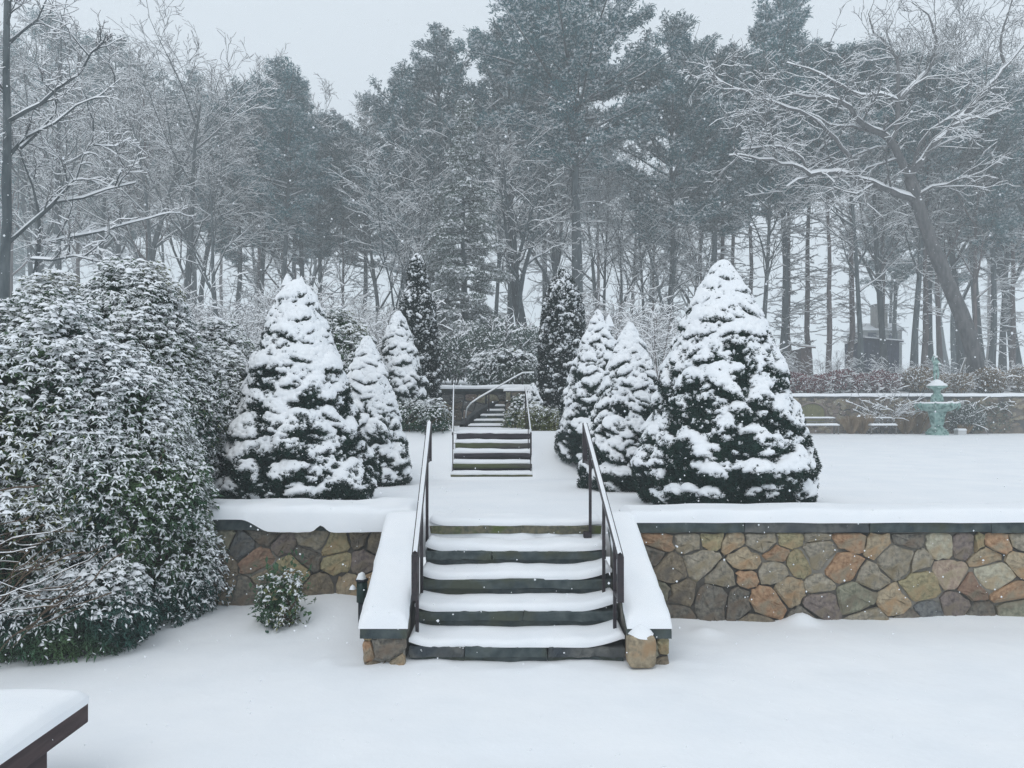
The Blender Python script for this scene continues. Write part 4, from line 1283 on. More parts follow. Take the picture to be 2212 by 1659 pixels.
def pine_proto(key, seed, r0, Hh=24.0, h0=.45, width=5.2, shape='pine', ntuft=9000, size=.34, snow=2.0, mat_f='pine', dead=40, name='pine_tree', bark='bark'):
    rng = np.random.default_rng(seed)
    t = thing(name, 'x', 'pine' if name == 'pine_tree' else 'tree')
    mt, mc, mf, ms = MB(), MB(), MB(), MB()
    n = 14
    z = np.linspace(-.4, Hh * .98, n)
    P = np.stack([np.cumsum(rng.normal(0, .10, n)) * .6, np.cumsum(rng.normal(0, .10, n)) * .6, z], -1)
    R = np.interp(z, [-.4, 1.5, Hh], [r0 * 1.3, r0, r0 * .12])
    tube(mt, P, R, 9, rough=.05, rng=rng)

    def tp(h):
        return np.array([np.interp(h, z, P[:, 0]), np.interp(h, z, P[:, 1]), h])
    TP, TD = [], []
    h = Hh * h0
    lim = []
    while h < Hh * .985:
        f = (h - Hh * h0) / (Hh * (1 - h0))
        if shape == 'pine':
            W = width * (math.sin(min(1, f * 2.2 + .25) * math.pi / 2)) * (1 - f ** 2.8) ** .8
        else:
            W = width * (1 - f) ** .85
        for k in range(rng.integers(3, 6)):
            a = rng.uniform(0, 6.283)
            L = max(.4, W * rng.uniform(.45, 1.3))
            el = rng.uniform(-.05, .35) + .5 * f if shape == 'pine' else rng.uniform(-.25, .1)
            d = np.array([math.cos(a), math.sin(a), el])
            Pb = [tp(h)]
            for i in range(5):
                d = d + rng.normal(0, .08, 3) + np.array([0, 0, .05 if shape == 'pine' else -.05])
                d = unit(d)
                Pb.append(Pb[-1] + d * L / 5)
            Pb = np.array(Pb)
            Rb = np.linspace(.028 + L * .010, .012, 6)
            tube(mc, Pb, Rb, 4, cap=False)
            snow_strip(ms, Pb, Rb, .05, rng=rng)
            lim.append((Pb, L, a))
        h += rng.uniform(.30, .75) * (Hh / 24)
    tot = sum(L ** 1.5 for _, L, _ in lim)
    for Pb, L, a in lim:
        m = int(ntuft * L ** 1.5 / tot) + 6
        u = rng.uniform(.25, 1.02, m) ** .8 * 5
        i = np.clip(u.astype(int), 0, 4)
        c = Pb[i] + (Pb[i + 1] - Pb[i]) * (u - i)[:, None]
        side = np.array([-math.sin(a), math.cos(a), 0])
        wid = L * .28 * np.clip(1.15 - u / 6, .25, 1)
        # tufts gather on a few side branchlets: clumped, with gaps between
        nb = max(3, int(L * 2.2))
        off = np.round(rng.uniform(-1, 1, m) * nb / 2) / (nb / 2)
        u = np.clip(np.round(u * 1.6) / 1.6 + rng.normal(0, .12, m), 0, 5.1)
        i = np.clip(u.astype(int), 0, 4)
        c = Pb[i] + (Pb[i + 1] - Pb[i]) * (u - i)[:, None]
        c = c + side * (off * wid)[:, None] + rng.normal(0, .11, (m, 3)) + np.array([0, 0, .16])
        TP.append(c)
        TD.append(unit(c - np.array([Pb[0][0], Pb[0][1], 0]) - np.array([0, 0, 1]) * c[:, 2:3]))
    TP, TD = np.concatenate(TP), np.concatenate(TD)
    add_tufts(mf, TP, size, rng, snow, out_dir=TD)
    # dead twigs down the bare stem
    for k in range(dead):
        h = rng.uniform(.08, h0 + .05) * Hh
        a = rng.uniform(0, 6.283)
        L = rng.uniform(.6, 2.6) * (.5 + h / Hh)
        d = np.array([math.cos(a), math.sin(a), rng.uniform(-.25, .35)])
        Pb = [tp(h)]
        for i in range(4):
            d = unit(d + rng.normal(0, .16, 3))
            Pb.append(Pb[-1] + d * L / 4)
        Pb = np.array(Pb)
        tube(mc, Pb, np.linspace(.028, .011, 5), 3, cap=False)
        snow_strip(ms, Pb, np.linspace(.028, .012, 5), .035, rng=rng)
        for q in range(3):
            i = rng.integers(1, 4)
            e = unit(d + rng.normal(0, .6, 3))
            Pc = np.array([Pb[i], Pb[i] + e * L * .2, Pb[i] + unit(e + rng.normal(0, .2, 3)) * L * .4])
            tube(mc, Pc, [.014, .012, .010], 3, cap=False)
            snow_strip(ms, Pc, [.014, .012, .011], .025, rng=rng)
    mt.build('trunk', M[bark], t)
    mc.build('branches', M[bark], t)['kind'] = 'stuff'
    mf.build('crown', [M[mat_f], M['snow_far']], t, smooth=False)
    ms.build('branch_snow', M['snow_far'], t)['kind'] = 'stuff'
    PROTO[key] = [t, Hh, False]


pine_proto('pine1', 301, .42, 24, .50, 8.0, ntuft=11500, dead=60)
pine_proto('pine2', 302, .26, 24, .42, 4.6, ntuft=6800, dead=60)
pine_proto('pine3', 303, .22, 24, .60, 4.2, ntuft=6500, dead=90, bark='bark_red')
pine_proto('pine4', 304, .24, 24, .36, 5.2, ntuft=6800, dead=40)
pine_proto('hem', 305, .22, 18, .10, 3.4, shape='cone', ntuft=9000, size=.30, snow=7.5, mat_f='hemlock', dead=6, name='hemlock_tree')


def place(key, x, d, ytop, label, group=None, rz=None, tilt=(0, 0), sc=None, cat=None):
    t, Hh, used = PROTO[key]
    X = (x - 1106) * d / F
    zb = gz(X, d)
    ztop = H_EYE - (ytop - 880) * d / F
    s = sc or (ztop - zb) / Hh
    rz = rz if rz is not None else random.Random(int(x * 7 + d)).uniform(0, 6.28)
    if used:
        o = dup(t, (X, d, zb), rz, s, label, group, tilt)
        if not group and 'group' in o:
            del o['group']
    else:
        o = t
        PROTO[key][2] = True
        o.location = (X, d, zb)
        o.rotation_euler = (tilt[0], tilt[1], rz)
        o.scale = (s, s, s)
        o['label'] = label
        if group:
            o['group'] = group
    return o


# named trees
place('pine1', 1255, 45, -20, 'tallest broad white pine towering at the centre of the wood', rz=.6)
place('pine4', 868, 52, 150, 'rounded lower grey-green pine at the right side of the sky gap', rz=2.2)
place('pine2', 950, 53, 76, 'grey-green pine peaking left of the tallest pine, above the rounded lower one', rz=1.2)
place('pine4', 1100, 50, 60, 'ragged pine leaning its crown out left of the tallest pine', rz=4.0)
place('pine4', 1450, 49, 48, 'dark pine directly right of the tallest central pine', rz=1.1)
place('pine2', 1545, 50, 92, 'narrow-topped pine above the largest right spruce', rz=5.1)
place('hem', 1000, 36, 215, 'pale snow-laden hemlock between the two arborvitaes', rz=1.0)
place('hem', 950, 39, 420, 'shorter snow-laden hemlock behind the left arborvitae', rz=3.0)
place('pine2', 620, 50, 140, 'grey-green pine above the large left spruce', rz=.3)
place('pine4', 515, 56, 185, 'pine half hidden behind the leaning bare tree on the left', rz=1.9)
place('pine2', 690, 58, 250, 'smaller pine at the left side of the open sky gap', rz=4.4)
place('pine4', 790, 60, 215, 'hazy pine just right of the pale gap over the left spruces', rz=.9)
place('pine2', 1690, 52, 2, 'tall pine whose narrow top pokes up left of the snow-lined oak', rz=2.9)
place('pine4', 90, 66, 40, 'hazy pine high behind the tree at the left edge', rz=.9)
place('pine4', 250, 70, 90, 'faint pine filling the haze behind the left bare trees', rz=3.3)
place('vase1', 397, 45, 12, 'fan-crowned bare tree standing highest above the rhododendrons', rz=1.2)
place('fork2', 475, 42, 190, 'bare tree leaning right with snow-lined limbs above the left spruces', rz=2.0, tilt=(0, math.radians(13)))
place('thick', 1135, 41, 195, 'very thick grey trunk with bare snowy forks between the arborvitaes', rz=.5)
place('multi', 868, 38, 285, 'low forked bare tree with white-lined stems above the left arborvitae', rz=.8)
place('slim1', 131, 44, -60, 'thin straight bare stem rising off the top near the left edge', rz=2.8)
place('slim1', 1069, 46, 200, 'slender dark stem between the pale hemlock and the thick trunk', rz=4.8)
place('slim2', 741, 58, 330, 'thin bare tree standing in the pale gap above the left spruces', rz=.4)

# the wood, region by region
wood = [
    ('vase2', 209, 50, 60), ('slim1', 246, 54, 90), ('fork1', 287, 48, 70), ('slim2', 311, 50, 95), ('slim2', 176, 60, 80), ('fork2', 60, 55, 50), ('vase1', 90, 50, 20), 
    ('fork2', 430, 55, 130), ('slim1', 560, 52, 110), ('slim2', 606, 60, 200), ('fork1', 655, 60, 210), ('pine3', 560, 66, 190), ('pine2', 420, 72, 170), ('pine4', 640, 72, 190), ('slim2', 20, 60, 60),
    ('slim2', 692, 62, 300), ('fork2', 820, 55, 230), ('fork1', 905, 50, 250), ('fork1', 1180, 50, 250), ('slim1', 1205, 55, 200), ('pine4', 1180, 66, 90),
    ('slim1', 1304, 52, 300), ('fork2', 1335, 48, 330), ('slim1', 1393, 50, 330), ('slim2', 1415, 55, 320), ('fork1', 1455, 47, 360), ('slim1', 1360, 62, 260), ('pine3', 1559, 52, 130), ('vase2', 1290, 62, 250), ('fork1', 1490, 60, 300), ('slim2', 1510, 56, 260),
    ('slim1', 1646, 50, 150), ('pine3', 1625, 62, 190), ('pine3', 1745, 54, 130), ('pine3', 1793, 50, 175), ('pine3', 1837, 52, 110), ('slim1', 1860, 47, 130), ('slim2', 1900, 60, 80), ('fork2', 1915, 52, 60), ('slim1', 1974, 50, 40), ('pine3', 1995, 50, 130), ('slim2', 2033, 52, 60),
    ('pine2', 2142, 50, 150), ('slim1', 2165, 54, 60), ('pine3', 2190, 52, 200), ('vase2', 2010, 58, 5), ('vase1', 2120, 60, -20), ('fork1', 2200, 56, 0), ('fork2', 2080, 54, 20), ('pine4', 2060, 70, 250), ('pine4', 1930, 72, 280), ('pine2', 2240, 60, 250),
    ('pine3', 1705, 56, 175), ('pine3', 1580, 60, 180), ('slim2', 2110, 50, 150), ('vase1', 2250, 50, 10),
]
sect = [(-99, 200, 'in the haze behind the tree at the left edge'), (200, 420, 'in the wood above the tall rhododendron'), (420, 700, 'in the wood above the large left spruce'), (700, 860, 'by the pale gap above the left spruces'), (860, 1200, 'in the wood between the arborvitaes'),
        (1200, 1440, 'in the wood right of the arborvitaes'), (1440, 1640, 'in the wood behind the largest right spruce'), (1640, 1900, 'among the bare stems right of the largest spruce'), (1900, 2100, 'in the wood behind the snow-lined oak'), (2100, 2600, 'in the wood at the right edge')]
kindname = {'pine1': 'broad pine', 'pine2': 'slender pine', 'pine3': 'bare-stemmed pine', 'pine4': 'full-crowned pine', 'vase1': 'spreading bare tree', 'vase2': 'fan-shaped bare tree', 'slim1': 'slim grey bare tree', 'slim2': 'slim brownish bare tree', 'fork1': 'forked bare tree', 'fork2': 'crooked forked bare tree'}
wl = []
for key, x, d, yt in wood:
    s = [q[2] for q in sect if q[0] <= x < q[1]][0]
    nm = kindname[key]
    wl.append((f'{"hazy" if d > 58 else "snowy"} {nm} {s}', key, x, d, yt))
for lab, key, x, d, yt in wl:
    same = sorted(q[2] for q in wl if q[0] == lab)
    if len(same) > 1:
        lab = (['leftmost', 'rightmost'] if len(same) == 2 else ['leftmost', 'middle', 'rightmost'] if len(same) == 3 else ['leftmost', 'inner left', 'inner right', 'rightmost'])[min(same.index(x), 3)] + ' ' + lab
    place(key, x, d, yt, lab, 'trees of the wood behind the garden')
# farthest row
rr = random.Random(77)
keys = ['pine2', 'pine4', 'vase1', 'slim1', 'fork1', 'pine3', 'vase2', 'fork2']
k = 0
for x in range(-60, 2300, 105):
    if 1540 < x < 1930 or 715 < x < 800:
        k += 1
        continue
    d = rr.uniform(80, 100)
    yt = rr.uniform(230, 360) + (60 if 700 < x < 800 else 0)
    X = (x - 1106) * d / F
    s = [q[2] for q in sect if q[0] <= x < q[1]][0]
    place(keys[k % 8], x + rr.uniform(-15, 15), d, yt, f'faint farthest {kindname[keys[k % 8]]} {s}', 'trees of the wood behind the garden')
    k += 1


# hero trees drawn limb by limb
def limb_tree(label, limbs, d0, seed, bark, subs, cfgs, name='oak_tree', zbase=None, dep=1.0):
    """limbs: (points [(x, y)], r0, r1, level, depth at start, depth at end)"""
    rng = np.random.default_rng(seed)
    b = at(limbs[0][0][0][0], limbs[0][0][0][1], d0)
    g = gz(b.x, b.y)
    t = thing(name, label, 'oak' if name == 'oak_tree' else 'tree', (b.x, b.y, g))
    out = []
    for pts, r0, r1, lvl, da, db in limbs:
        n = len(pts)
        dd = np.linspace(d0 + da, d0 + db, n)
        P = np.array([at(x, y, q) for (x, y), q in zip(pts, dd)])
        # resample with a little wander
        L = np.concatenate([[0], np.cumsum(np.linalg.norm(np.diff(P, axis=0), axis=1))])
        m = max(4, int(L[-1] / (.55 if lvl else .8)))
        s = np.linspace(0, L[-1], m)
        Q = np.stack([np.interp(s, L, P[:, k]) for k in range(3)], -1)
        if m > 4:
            Qs = Q.copy()
            Qs[1:-1] = (Q[:-2] + Q[1:-1] * 2 + Q[2:]) / 4
            Q = Qs
        Q[1:-1] += rng.normal(0, .045 if lvl else .02, (m - 2, 3))
        R = np.linspace(r0, r1, m)
        Q = Q - np.array([b.x, b.y, g])
        if lvl == 0:
            Q[0, 2] = min(Q[0, 2], -.3)
            R[0] *= 1.25
        out.append((lvl, Q, R))
        if lvl or subs.get('trunk'):
            k = int(L[-1] * subs['per_m'])
            for _ in range(k):
                f = rng.uniform(.12 if lvl else .5, 1) * (m - 1)
                i = min(int(f), m - 2)
                p = Q[i] + (Q[i + 1] - Q[i]) * (f - i)
                td = unit(Q[i + 1] - Q[i])
                ax = unit(np.cross(td, rng.normal(0, 1, 3)))
                nd = unit(rotv(td, ax, math.radians(rng.uniform(30, 65))) + np.array([0, 0, subs['up']]))
                grow(out, p, nd, rng.uniform(*subs['len']), max(R[i] * .35, .022), 2, 4, rng, cfgs)
    tree_parts(t, out, bark, subs['snow'], 11, rng=rng, snow_from=1)
    return t


oc = dict(wig=[.05, .1, .28, .32, .35], up=[0, .03, .03, .02, 0], n=[0, 0, 5, 3], t0=[0, 0, .15, .2], ang=[0, 0, (20, 50), (25, 55)], len=[0, 0, (.4, .7), (.45, .8)], fall=[0, 0, .4, .2], rmin=.009)
oak = [
    ([(2112, 822), (2098, 732), (2053.6, 621), (2022.6, 559), (1991.5, 470), (1976, 421), (1965, 386)], .42, .28, 0, 0, 0),
    ([(1965, 386), (1940.5, 337), (1916, 288), (1885, 284), (1858.5, 262), (1832, 231), (1805, 213), (1743, 211), (1700, 200)], .23, .03, 1, 0, -2.5),
    ([(1925, 305), (1943, 257), (1940.5, 222), (1943, 129), (1920.6, 97.6), (1880.7, 66.5), (1876, 30)], .15, .03, 1, 0, 1.5),
    ([(1940.5, 222), (1978, 177), (2014, 142), (2027, 84), (2005, 31), (1969, 5)], .14, .03, 1, .6, 2.5),
    ([(1940.5, 220), (1916, 206), (1885, 206), (1872, 217), (1836, 195), (1792, 173), (1752, 151), (1700, 137)], .12, .025, 1, .6, -1.0),
    ([(1967, 381), (1991.5, 346), (2053.6, 275), (2107, 222), (2142, 177), (2173, 146), (2212, 98), (2250, 60)], .17, .04, 1, 0, 1.5),
    ([(2173, 146), (2155.6, 89), (2178, 40), (2190, -10)], .08, .03, 1, 1.3, 2.0),
    ([(1978, 435), (1943, 421), (1894, 399), (1845, 386), (1832, 372.5), (1796, 372.5), (1761, 379), (1725, 361), (1672, 350), (1628, 337), (1575, 337)], .17, .025, 1, 0, -3.5),
    ([(1745, 372), (1730, 341), (1699, 319), (1677, 310), (1646, 319), (1601, 324)], .07, .02, 1, -2, -3),
    ([(1850, 386), (1836, 337), (1792, 288), (1743, 248), (1699, 231), (1637, 213), (1583.5, 186), (1543.6, 171)], .12, .02, 1, -1.2, -3),
    ([(1885, 284), (1867, 279), (1787.5, 270.5), (1743, 244)], .08, .025, 1, -.5, -1.8),
    ([(1978, 426), (2014, 408), (2058, 397), (2090, 380)], .09, .02, 1, 0, -1.5),
    ([(1970, 370), (1983, 319), (1991.5, 288), (2036, 262), (2075, 240)], .10, .02, 1, 0, -1.8),
    ([(2053, 275), (2085, 262), (2130, 255), (2180, 235)], .08, .02, 1, .5, -.8),
    ([(1885, 399), (1860, 412), (1835, 430), (1800, 405)], .05, .018, 1, -.8, -2),
    ([(1761, 379), (1735, 388), (1700, 404)], .05, .018, 1, -2, -2.5),
]
limb_tree('big leaning oak on the right, every crooked limb lined with snow', oak, 38.5, 401, 'bark_oak', dict(per_m=1.5, len=(1.2, 3.4), up=.2, snow=.032), oc)
edge = [
    ([(6, 700), (12, 560), (16, 450), (17, 350), (13, 250), (12, 150), (14, 60), (16, -60)], .13, .06, 0, 0, 0),
    ([(20, 262), (40, 247), (70, 229), (119, 197), (156, 164), (213, 119), (240, 80)], .05, .012, 1, 0, -1.5),
    ([(20, 336), (45, 315), (74, 278), (135, 250), (176, 233), (233, 201), (262, 170)], .05, .012, 1, 0, 1.5),
    ([(20, 524), (82, 471), (123, 434), (165, 385), (197, 328), (205, 270)], .05, .012, 1, 0, 2.0),
    ([(82, 471), (102, 442), (205, 418), (295, 395)], .05, .015, 1, .6, 1.5),
    ([(60, 640), (82, 528), (92, 470), (70, 400), (48, 345)], .06, .02, 1, .8, .6),
    ([(78, 530), (130, 515), (197, 500), (260, 487), (328, 471)], .06, .015, 1, .8, 2.2),
    ([(13, 100), (40, 70), (70, 45), (100, 0)], .045, .012, 1, 0, .5),
    ([(13, 60), (25, 20), (40, -20)], .04, .012, 1, 0, -.5),
    ([(70, 560), (110, 556), (170, 557), (200, 562)], .045, .012, 1, 0, -1),
    ([(14, 230), (-10, 180), (-40, 120)], .06, .02, 1, 0, 0),
    ([(45, 320), (80, 300), (120, 245), (125, 200)], .05, .015, 1, .2, 1.5),
]
ec = dict(oc)
limb_tree('bare tree trunk at the left edge with long snow-lined branches slanting up to the right', edge, 19.0, 402, 'bark', dict(per_m=2.2, len=(.5, 1.5), up=.2, snow=.03), dict(oc, rmin=.007), name='bare_tree')

# ------------------------------------------------------------------ brush, shrubs and grasses
def brush_proto(key, seed, mat_b, Hh=2.2, name='bare_shrub', leafmat=None, trunks=6, dens=1):
    rng = np.random.default_rng(seed)
    t = thing(name, 'x', 'shrub')
    out = []
    for k in range(trunks):
        a = rng.uniform(0, 6.28)
        d0 = unit(np.array([math.cos(a) * .5, math.sin(a) * .5, 1.0]))
        grow(out, np.array([math.cos(a) * .15, math.sin(a) * .15, -.1]), d0, Hh * rng.uniform(.6, 1), .022, 1, 3, rng, CFG['brush'])
    mc, ms = MB(), MB()
    for lvl, P, R in out:
        tube(mc, P, R, 3, cap=False)
        snow_strip(ms, P, R, .028, rng=rng)
    mc.build('branches', M[mat_b], t)['kind'] = 'stuff'
    ms.build('branch_snow', M['snow_far'], t)['kind'] = 'stuff'
    if leafmat:
        ml = MB()
        E = [(0, 0, Hh * .55, Hh * .6, Hh * .5, Hh * .45)]
        P, N = ell_points(E, int(2200 * dens), rng, (0, .5), .05)
        D = unit(N + rng.normal(0, .6, P.shape))
        s = rng.uniform(0, 1, len(P)) < .22
        add_leaves(ml, P, D, rng.uniform(.07, .15, len(P)), rng.uniform(.05, .09, len(P)), 0, rng, s, 1, .03)
        ml.build('foliage', [M[leafmat], M['snow_far']], t, smooth=False)
    PROTO[key] = [t, Hh, False]


brush_proto('brush1', 501, 'twig')
brush_proto('brush2', 502, 'bark_red', 2.6)
brush_proto('redbush', 503, 'bark_red', 1.1, 'barberry_bush', 'red_leaf')
brush_proto('tanbush', 504, 'twig', 1.1, 'tan_shrub', 'tan_leaf')
brush_proto('greybush', 505, 'twig', 1.6, 'evergreen_shrub', 'hemlock')

rr = random.Random(15)


def shrub(key, x, d, s, label, group):
    X = (x - 1106) * d / F
    t, Hh, used = PROTO[key]
    place(key, x, d, 0, label, group, rz=rr.uniform(0, 6.28), sc=s)


bg_ = 'bare brush at the foot of the wood'
for k, x in enumerate(range(400, 1440, 34)):
    d = rr.uniform(26, 38) if x > 700 else rr.uniform(24, 36)
    where = 'above the left spruces' if x < 830 else ('between the arborvitaes' if x < 1170 else 'behind the right-hand small spruces')
    shrub('brush1' if k % 2 else 'brush2', x + rr.uniform(-12, 12), d, rr.uniform(.7, 1.15), 'leafless grey brush ' + where if k % 2 else 'leafless reddish brush ' + where, bg_)
for k, x in enumerate(list(range(110, 860, 15)) + list(range(1270, 1560, 14))):
    d = rr.uniform(36, 52)
    where = 'low behind the rhododendrons' if x < 480 else 'at the trunk feet above the left spruces' if x < 1000 else 'at the trunk feet behind the small right spruces'
    shrub('brush1' if k % 2 else 'brush2', x + rr.uniform(-8, 8), d, rr.uniform(1.0, 1.7), ('tangled grey brush ' if k % 2 else 'tangled reddish-grey brush ') + where, bg_)
for k, x in enumerate(range(880, 1180, 34)):
    shrub('greybush', x + rr.uniform(-10, 10), rr.uniform(21, 28), rr.uniform(.7, 1.2), 'snowy evergreen undergrowth shrub behind the dark wall between the arborvitaes', 'undergrowth shrubs')
for k, x in enumerate(range(1440, 2260, 30)):
    where = 'behind the barberries' if x < 1900 else 'behind the fountain' if x < 2100 else 'at the right edge of the wood'
    shrub('brush1' if k % 2 else 'brush2', x + rr.uniform(-12, 12), rr.uniform(39, 46), rr.uniform(.3, .65), 'leafless grey brush ' + where if k % 2 else 'leafless reddish brush ' + where, bg_)
ORD = ['first', 'second', 'third', 'fourth', 'fifth', 'sixth', 'seventh', 'eighth', 'ninth', 'tenth', 'eleventh', 'twelfth', 'thirteenth', 'fourteenth', 'fifteenth']
for k, x in enumerate(range(1690, 1975, 19)):
    shrub('redbush', x + rr.uniform(-5, 5), rr.uniform(36.8, 38.4), rr.uniform(.7, 1.05), f'snow-flecked dark red barberry, {ORD[k]} from the big spruce along the far wall top', 'barberry bushes on the far wall')
for k, x in enumerate(range(1985, 2250, 21)):
    shrub('tanbush', x + rr.uniform(-5, 5), rr.uniform(36.8, 38.4), rr.uniform(.75, 1.15), f'tan leafed shrub, {ORD[k]} from the fountain along the far wall top', 'tan shrubs on the far wall')
for x, d, s in ((1455, 37, 1.2), (1500, 37.5, 1.2), (1640, 39, 1.0), (2090, 35.2, .9)):
    shrub('greybush', x, d, s, 'grey-green shrub ' + ('behind the largest right spruce' if x < 1700 else 'at the far wall right of the fountain'), 'undergrowth shrubs')
for x, d, s in ((1912, 35.3, .95), (1925, 35.3, .8), (1900, 35.4, .7)):
    shrub('brush1', x, d, s * 1.1, 'snow-laden bare shrub against the far wall above the second bench', 'snowy shrubs against the far wall')


def grass_clump(x, d, h, label):
    X = (x - 1106) * d / F
    t = thing('grass_clump', label, 'grass', (X, d, gz(X, d)), group='dry grass clumps at the far wall')
    rng = np.random.default_rng(int(x))
    n = 420
    a = rng.uniform(0, 6.28, n)
    sp = rng.uniform(.05, .75, n)
    P = np.stack([np.cos(a) * .18 * sp, np.sin(a) * .15 * sp, np.zeros(n)], -1)
    D = unit(np.stack([np.cos(a) * sp * .8, np.sin(a) * sp * .6, np.ones(n)], -1))
    mb = MB()
    add_leaves(mb, P, D, h * rng.uniform(.6, 1.1, n), np.full(n, .03), 0, rng, rng.uniform(0, 1, n) < .08, 1, .03)
    mb.build('blades', [M['straw'], M['snow_far']], t, smooth=False)['kind'] = 'stuff'


for x, h, lab in ((1838, 1.0, 'straw-coloured grass clump between the two far benches'), (1862, 1.15, 'tall straw grass clump beside the second far bench'), (1955, 1.2, 'brown grass clump left of the fountain'), (1982, 1.25, 'brown grass clump touching the left of the fountain'), (2085, .6, 'short grass tuft right of the fountain')):
    grass_clump(x, 34.9, h, lab)

# ------------------------------------------------------------------ far wall, benches, fountain
w = thing('far_wall', 'long rubble retaining wall with a white snow line across the far side of the lawn', 'wall')
box(MB(), 8, 60, 35.6, 36.1, .5, 2.66).build('wall_face', M['far_wall'], w, smooth=False)
box(MB(), 8, 60, 35.52, 36.18, 2.66, 2.74).build('coping', M['slate_grey'], w, smooth=False)
snow_pad(8, 60, 35.5, 36.3, lambda X, Y: 2.74 + 0 * X, .12, .08, 160, 8, 33, .03, .05, .03, 1).build('snow_cap', M['snow_far'], w)['kind'] = 'stuff'
# stones along the far wall joined: too small to tell apart
rng = np.random.default_rng(55)
mbs = [MB() for _ in range(3)]
for k in range(900):
    u, v = rng.uniform(11, 30), rng.uniform(.85, 2.62)
    n = 6
    a = np.arange(n) * 2 * math.pi / n + rng.uniform(0, 1)
    r1, r2 = rng.uniform(.09, .22), rng.uniform(.07, .14)
    ring = np.stack([u + np.cos(a) * r1, np.full(n, 35.6), v + np.sin(a) * r2], -1)
    V = np.concatenate([ring, ring * np.array([1, 0, 1]) + np.array([0, 35.56 - rng.uniform(0, .03), 0])])
    V[n:, 0] = u + (V[n:, 0] - u) * .85
    V[n:, 2] = v + (V[n:, 2] - v) * .85
    Q = [(q, (q + 1) % n, n + (q + 1) % n, n + q) for q in range(n)] + [(n, n + 1, n + 2, n + 3), (n, n + 3, n + 4, n + 5)]
    mbs[k % 3].add(V, quads=Q)
for mb, mm in zip(mbs, ('stone_brown', 'stone_grey', 'stone_purple')):
    mb.build('rubble_face', M[mm], w, smooth=False)['kind'] = 'stuff'
# vine with snow on the far wall, right of the fountain
v = thing('wall_vine', 'snowy creeper hanging on the far wall right of the fountain', 'vine', (0, 0, 0))
mb, ms = MB(), MB()
for k in range(34):
    x = rng.uniform(2050, 2200)
    p = np.array(at(x, rng.uniform(866, 885), 35.45))
    P = [p]
    d = np.array([rng.uniform(-1, 1), 0, rng.uniform(-.3, .1)])
    for i in range(5):
        d = unit(d + rng.normal(0, .25, 3) * np.array([1, .1, 1]))
        P.append(P[-1] + d * .09)
    P = np.array(P)
    tube(mb, P, .010, 3, cap=False)
    snow_strip(ms, P, .012, .03, rng=rng)
P = np.stack([rng.uniform(20.5, 24, 700), rng.uniform(35.3, 35.5, 700), rng.uniform(1.1, 2.5, 700)], -1)
add_leaves(mb, P, unit(rng.normal(0, 1, P.shape)), rng.uniform(.06, .14, 700), rng.uniform(.05, .1, 700), 1, rng)
mb.build('stems', [M['brown_twig'], M['hemlock']], v)
ms.build('stem_snow', M['snow_far'], v)['kind'] = 'stuff'


def far_bench(x0, x1, d, label):
    a, b = at(x0, 937, d), at(x1, 937, d)
    g = gz(a.x, d)
    t = thing('garden_bench', label, 'bench', ((a.x + b.x) / 2, d, g))
    W = b.x - a.x
    for k in range(3):
        box(MB(), -W / 2, W / 2, -.28 + k * .15, -.16 + k * .15, .38, .42).build('seat_slat', M['grey_wood'], t, smooth=False)
    for k in range(2):
        box(MB(), -W / 2 + .04, W / 2 - .04, .2, .23, .56 + k * .13, .62 + k * .13).build('back_slat', M['grey_wood'], t, smooth=False)
    for s in (-1, 1):
        for yy in (-.24, .2):
            box(MB(), s * W / 2 - .06 * (s > 0) - .0, s * W / 2 + .06 * (s < 0), yy, yy + .05, -.1, .38 if yy < 0 else .76).build('leg', M['grey_wood'], t, smooth=False)
        box(MB(), s * W / 2 - .05 * (s > 0), s * W / 2 + .05 * (s < 0), -.26, .2, .55, .58).build('armrest', M['grey_wood'], t, smooth=False)
    snow_pad(-W / 2, W / 2, -.3, .18, lambda X, Y: .42 + 0 * X, .09, .06, 20, 6, 3).build('seat_snow', M['snow_far'], t)['kind'] = 'stuff'
    snow_pad(-W / 2, W / 2, .18, .26, lambda X, Y: .75 + 0 * X, .06, .03, 20, 5, 4).build('back_snow', M['snow_far'], t)['kind'] = 'stuff'


far_bench(1716, 1808, 34.6, 'snow-covered garden bench at the far wall beside the largest right spruce')
far_bench(1876, 1932, 34.6, 'shorter snow-covered garden bench at the far wall nearer the fountain')
p = at(1754, 905, 35.5)
t = thing('wall_niche', 'olive arched panel on the far wall above the first bench', 'panel', (p.x, 35.5, 0))
mb = MB()
a = np.linspace(0, math.pi, 9)
ring = [(-.6, .0, 1.45), ] + [(-math.cos(q) * .6, 0, 1.95 + .4 * math.sin(q)) for q in a] + [(.6, 0, 1.45)]
n = len(ring)
V = [(x, 0, z) for x, y, z in ring] + [(x, .1, z) for x, y, z in ring] + [(0, 0, 1.9)]
T = [(k, (k + 1) % n, 2 * n) for k in range(n)]
Q = [(k, k + n, (k + 1) % n + n, (k + 1) % n) for k in range(n)]
mb.add(V, T, Q).build('panel', M['niche'], t, smooth=False)
mb = MB()
tube(mb, np.array([(-.66, -.02, 1.4)] + [(-math.cos(q) * .66, -.02, 1.95 + .46 * math.sin(q)) for q in a] + [(.66, -.02, 1.4)]), .05, 5)
mb.build('frame', M['stone_purple'], t)

# fountain
fp = at(2024, 938, 33.7)
fg = gz(fp.x, fp.y)
ft = thing('fountain', 'green copper fountain topped by a small figure, standing before the far wall', 'fountain', (fp.x, fp.y, fg))


